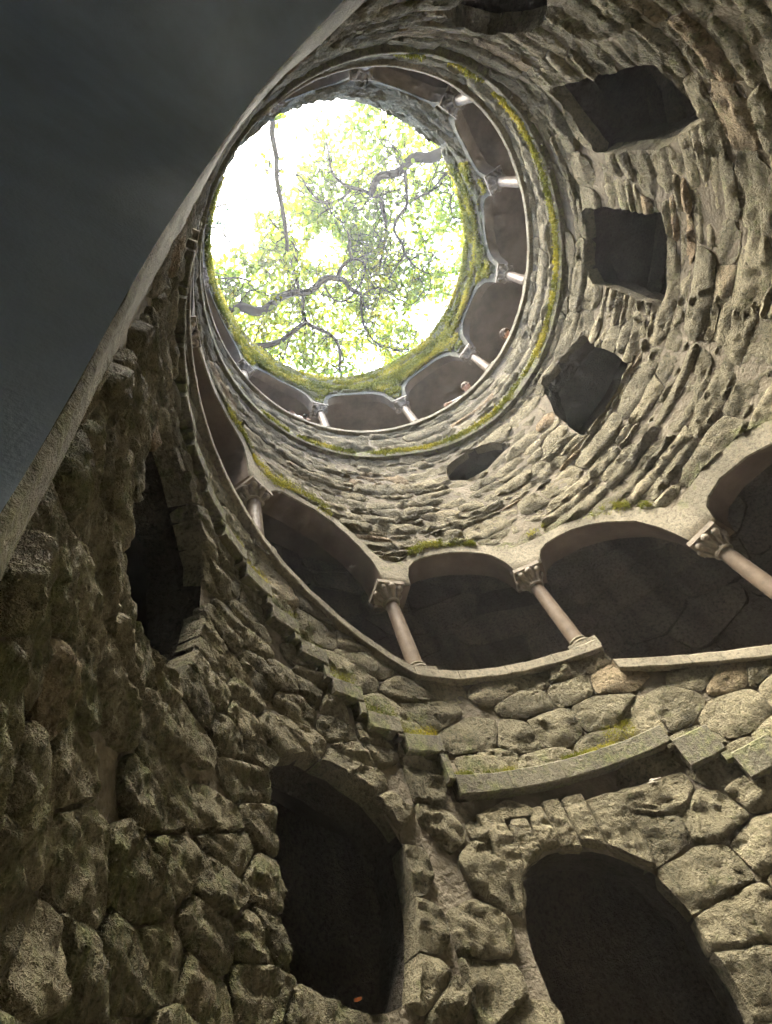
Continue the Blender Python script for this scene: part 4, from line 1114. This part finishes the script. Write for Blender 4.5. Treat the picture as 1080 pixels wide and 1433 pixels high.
    for j in range(8):
        ph = j / 7 * 1.9
        for i in range(16):
            az = i * PI / 8; dv = hup * math.cos(ph) + (look * math.cos(az) + side * math.sin(az)) * math.sin(ph)
            fr = np.dot(dv, look); lim = 1.0 if (fr < .45 or ph < .8) else .82
            hv_.append(head + hup * .035 - look * .008 + dv * np.array(.115 * lim) * (1 + .07 * math.sin(az * 5 + ph * 7)) - org)
    for j in range(7):
        for i in range(16): hf.append([j * 16 + i, (j + 1) * 16 + i, (j + 1) * 16 + (i + 1) % 16, j * 16 + (i + 1) % 16])
    new_mesh('hair', np.array(hv_), hf, hair, root)
    for sg in (-1, 1): MB().ball(head + look * .088 + side * .033 * sg + hup * .012 - org, .011, 8, 6).build('eye', M_EYE, root)
    MB().ball(head + look * .088 - hup * .048 - org, (.02, .02, .006), 8, 6).build('mouth', M_LIP, root)
    return root
def tf(th): return float(cop_top(th)) - 1.05
h1 = ray_rad(709, 468, R + .06)
person('visitor whose bare face just peeks over the coping beside the dark far arch', 21, h1, [cyl(17, 9.93, R + .14), cyl(25, 9.93, R + .14)], np.r_[-cyl(21, 0, 1)[:2], -1.0], M_GREY, M_HAIR_B, tf(21))
h2 = ray_rad(653, 542, R + .02)
person('brown haired visitor in a white shirt leaning over the coping', 50, h2, [cyl(56, 10.10, R - .04), cyl(46, 10.06, R + .12)], np.r_[(-cyl(50, 0, 1) + .8 * np.array([.77, -.64, 0]))[:2], -.5], M_WHITE, M_HAIR_B, tf(50), True, R + .34)
h3 = ray_rad(412, 566, R + .55)
ph = ray_rad(427, 583, R + .02)
person('visitor in pale sleeves reaching over the coping to hold a camera', 121.5, h3, [ray_rad(431, 587, R + .05), ray_rad(421, 584, R + .05)], np.r_[-cyl(121, 0, 1)[:2], -1.2], M_PINK, M_HAIR_D, tf(121), True, R + .72)
cm = MB().box((-.065, -.035, -.045), (.065, .035, .045)); cm.lathe([(.03, -.10), (.034, -.095), (.034, -.045)], 16)
co = cm.build('camera_body', M_BLACK, sharp=40); co.name = 'handheld_camera'; co.location = Vector(ph); co.rotation_euler = (.5, .3, math.radians(121))
tag(co, 'small black camera in the hands of the pale sleeved visitor', 'camera')

# ------------------------------------------------------------------ small things caught on the stones
c = ray_rad(915, 1094, R - .03); r_ = np.random.default_rng(4)
tw = MB()
for k in range(4):
    a = np.array(c) + r_.normal(0, .012, 3); d = np.cross(cyl(77, 0, 1), [0, 0, 1.0]) * r_.uniform(.07, .12) + r_.normal(0, .015, 3)
    tw.tube([a - d / 2, a + [0, 0, .008], a + d / 2], [.003, .006, .002], 5)
M_STRAW = simple('pale_straw', (.75, .68, .6), .7, .1)
tag(tw.build('straw_wisp', M_STRAW), 'pale wisp of straw caught under the stepped ledge', 'straw')
c = np.array(ray_rad(503, 1411, R + .12)); lv, lf = [], []
for k in range(9):
    t = k / 8; wv = .035 * math.sin(PI * t) ** .7
    for q in (-1, 0, 1): lv.append(c + np.array([(t - .5) * .045, q * wv * .6, .02 * (t - .5) ** 2 + .012 * abs(q)]) + [0, 0, .03])
for k in range(8):
    for q in (0, 1): lf.append([k * 3 + q, k * 3 + 3 + q, k * 3 + 4 + q, k * 3 + 1 + q])
M_ORANGE = leaf_material('dry_leaf', (.24, .07, .02), (.24, .07, .02), (.28, .09, .03), .2)
tag(new_mesh('fallen_leaf', np.array(lv), lf, M_ORANGE, None, True, {'tint': np.full(len(lv), .5)}), 'orange dry leaf lying on the sill of the left dark opening', 'leaf')

# ------------------------------------------------------------------ damp air in the shaft and over the garden
hz = MB().box((-145, -145, -3.0), (145, 145, 30.5)).build('haze', None)
tag(hz, 'thin bright haze filling the shaft and the air above it', 'haze', kind='stuff')
hm = bpy.data.materials.new('haze_air'); hm.use_nodes = True; hn = hm.node_tree.nodes; hn.clear()
ho = hn.new('ShaderNodeOutputMaterial'); hv = hn.new('ShaderNodeVolumePrincipled')
hv.inputs['Color'].default_value = (.93, .96, 1.0, 1); hv.inputs['Density'].default_value = HAZE; hv.inputs['Anisotropy'].default_value = .3
hm.node_tree.links.new(hv.outputs[0], ho.inputs['Volume']); hz.data.materials.append(hm)
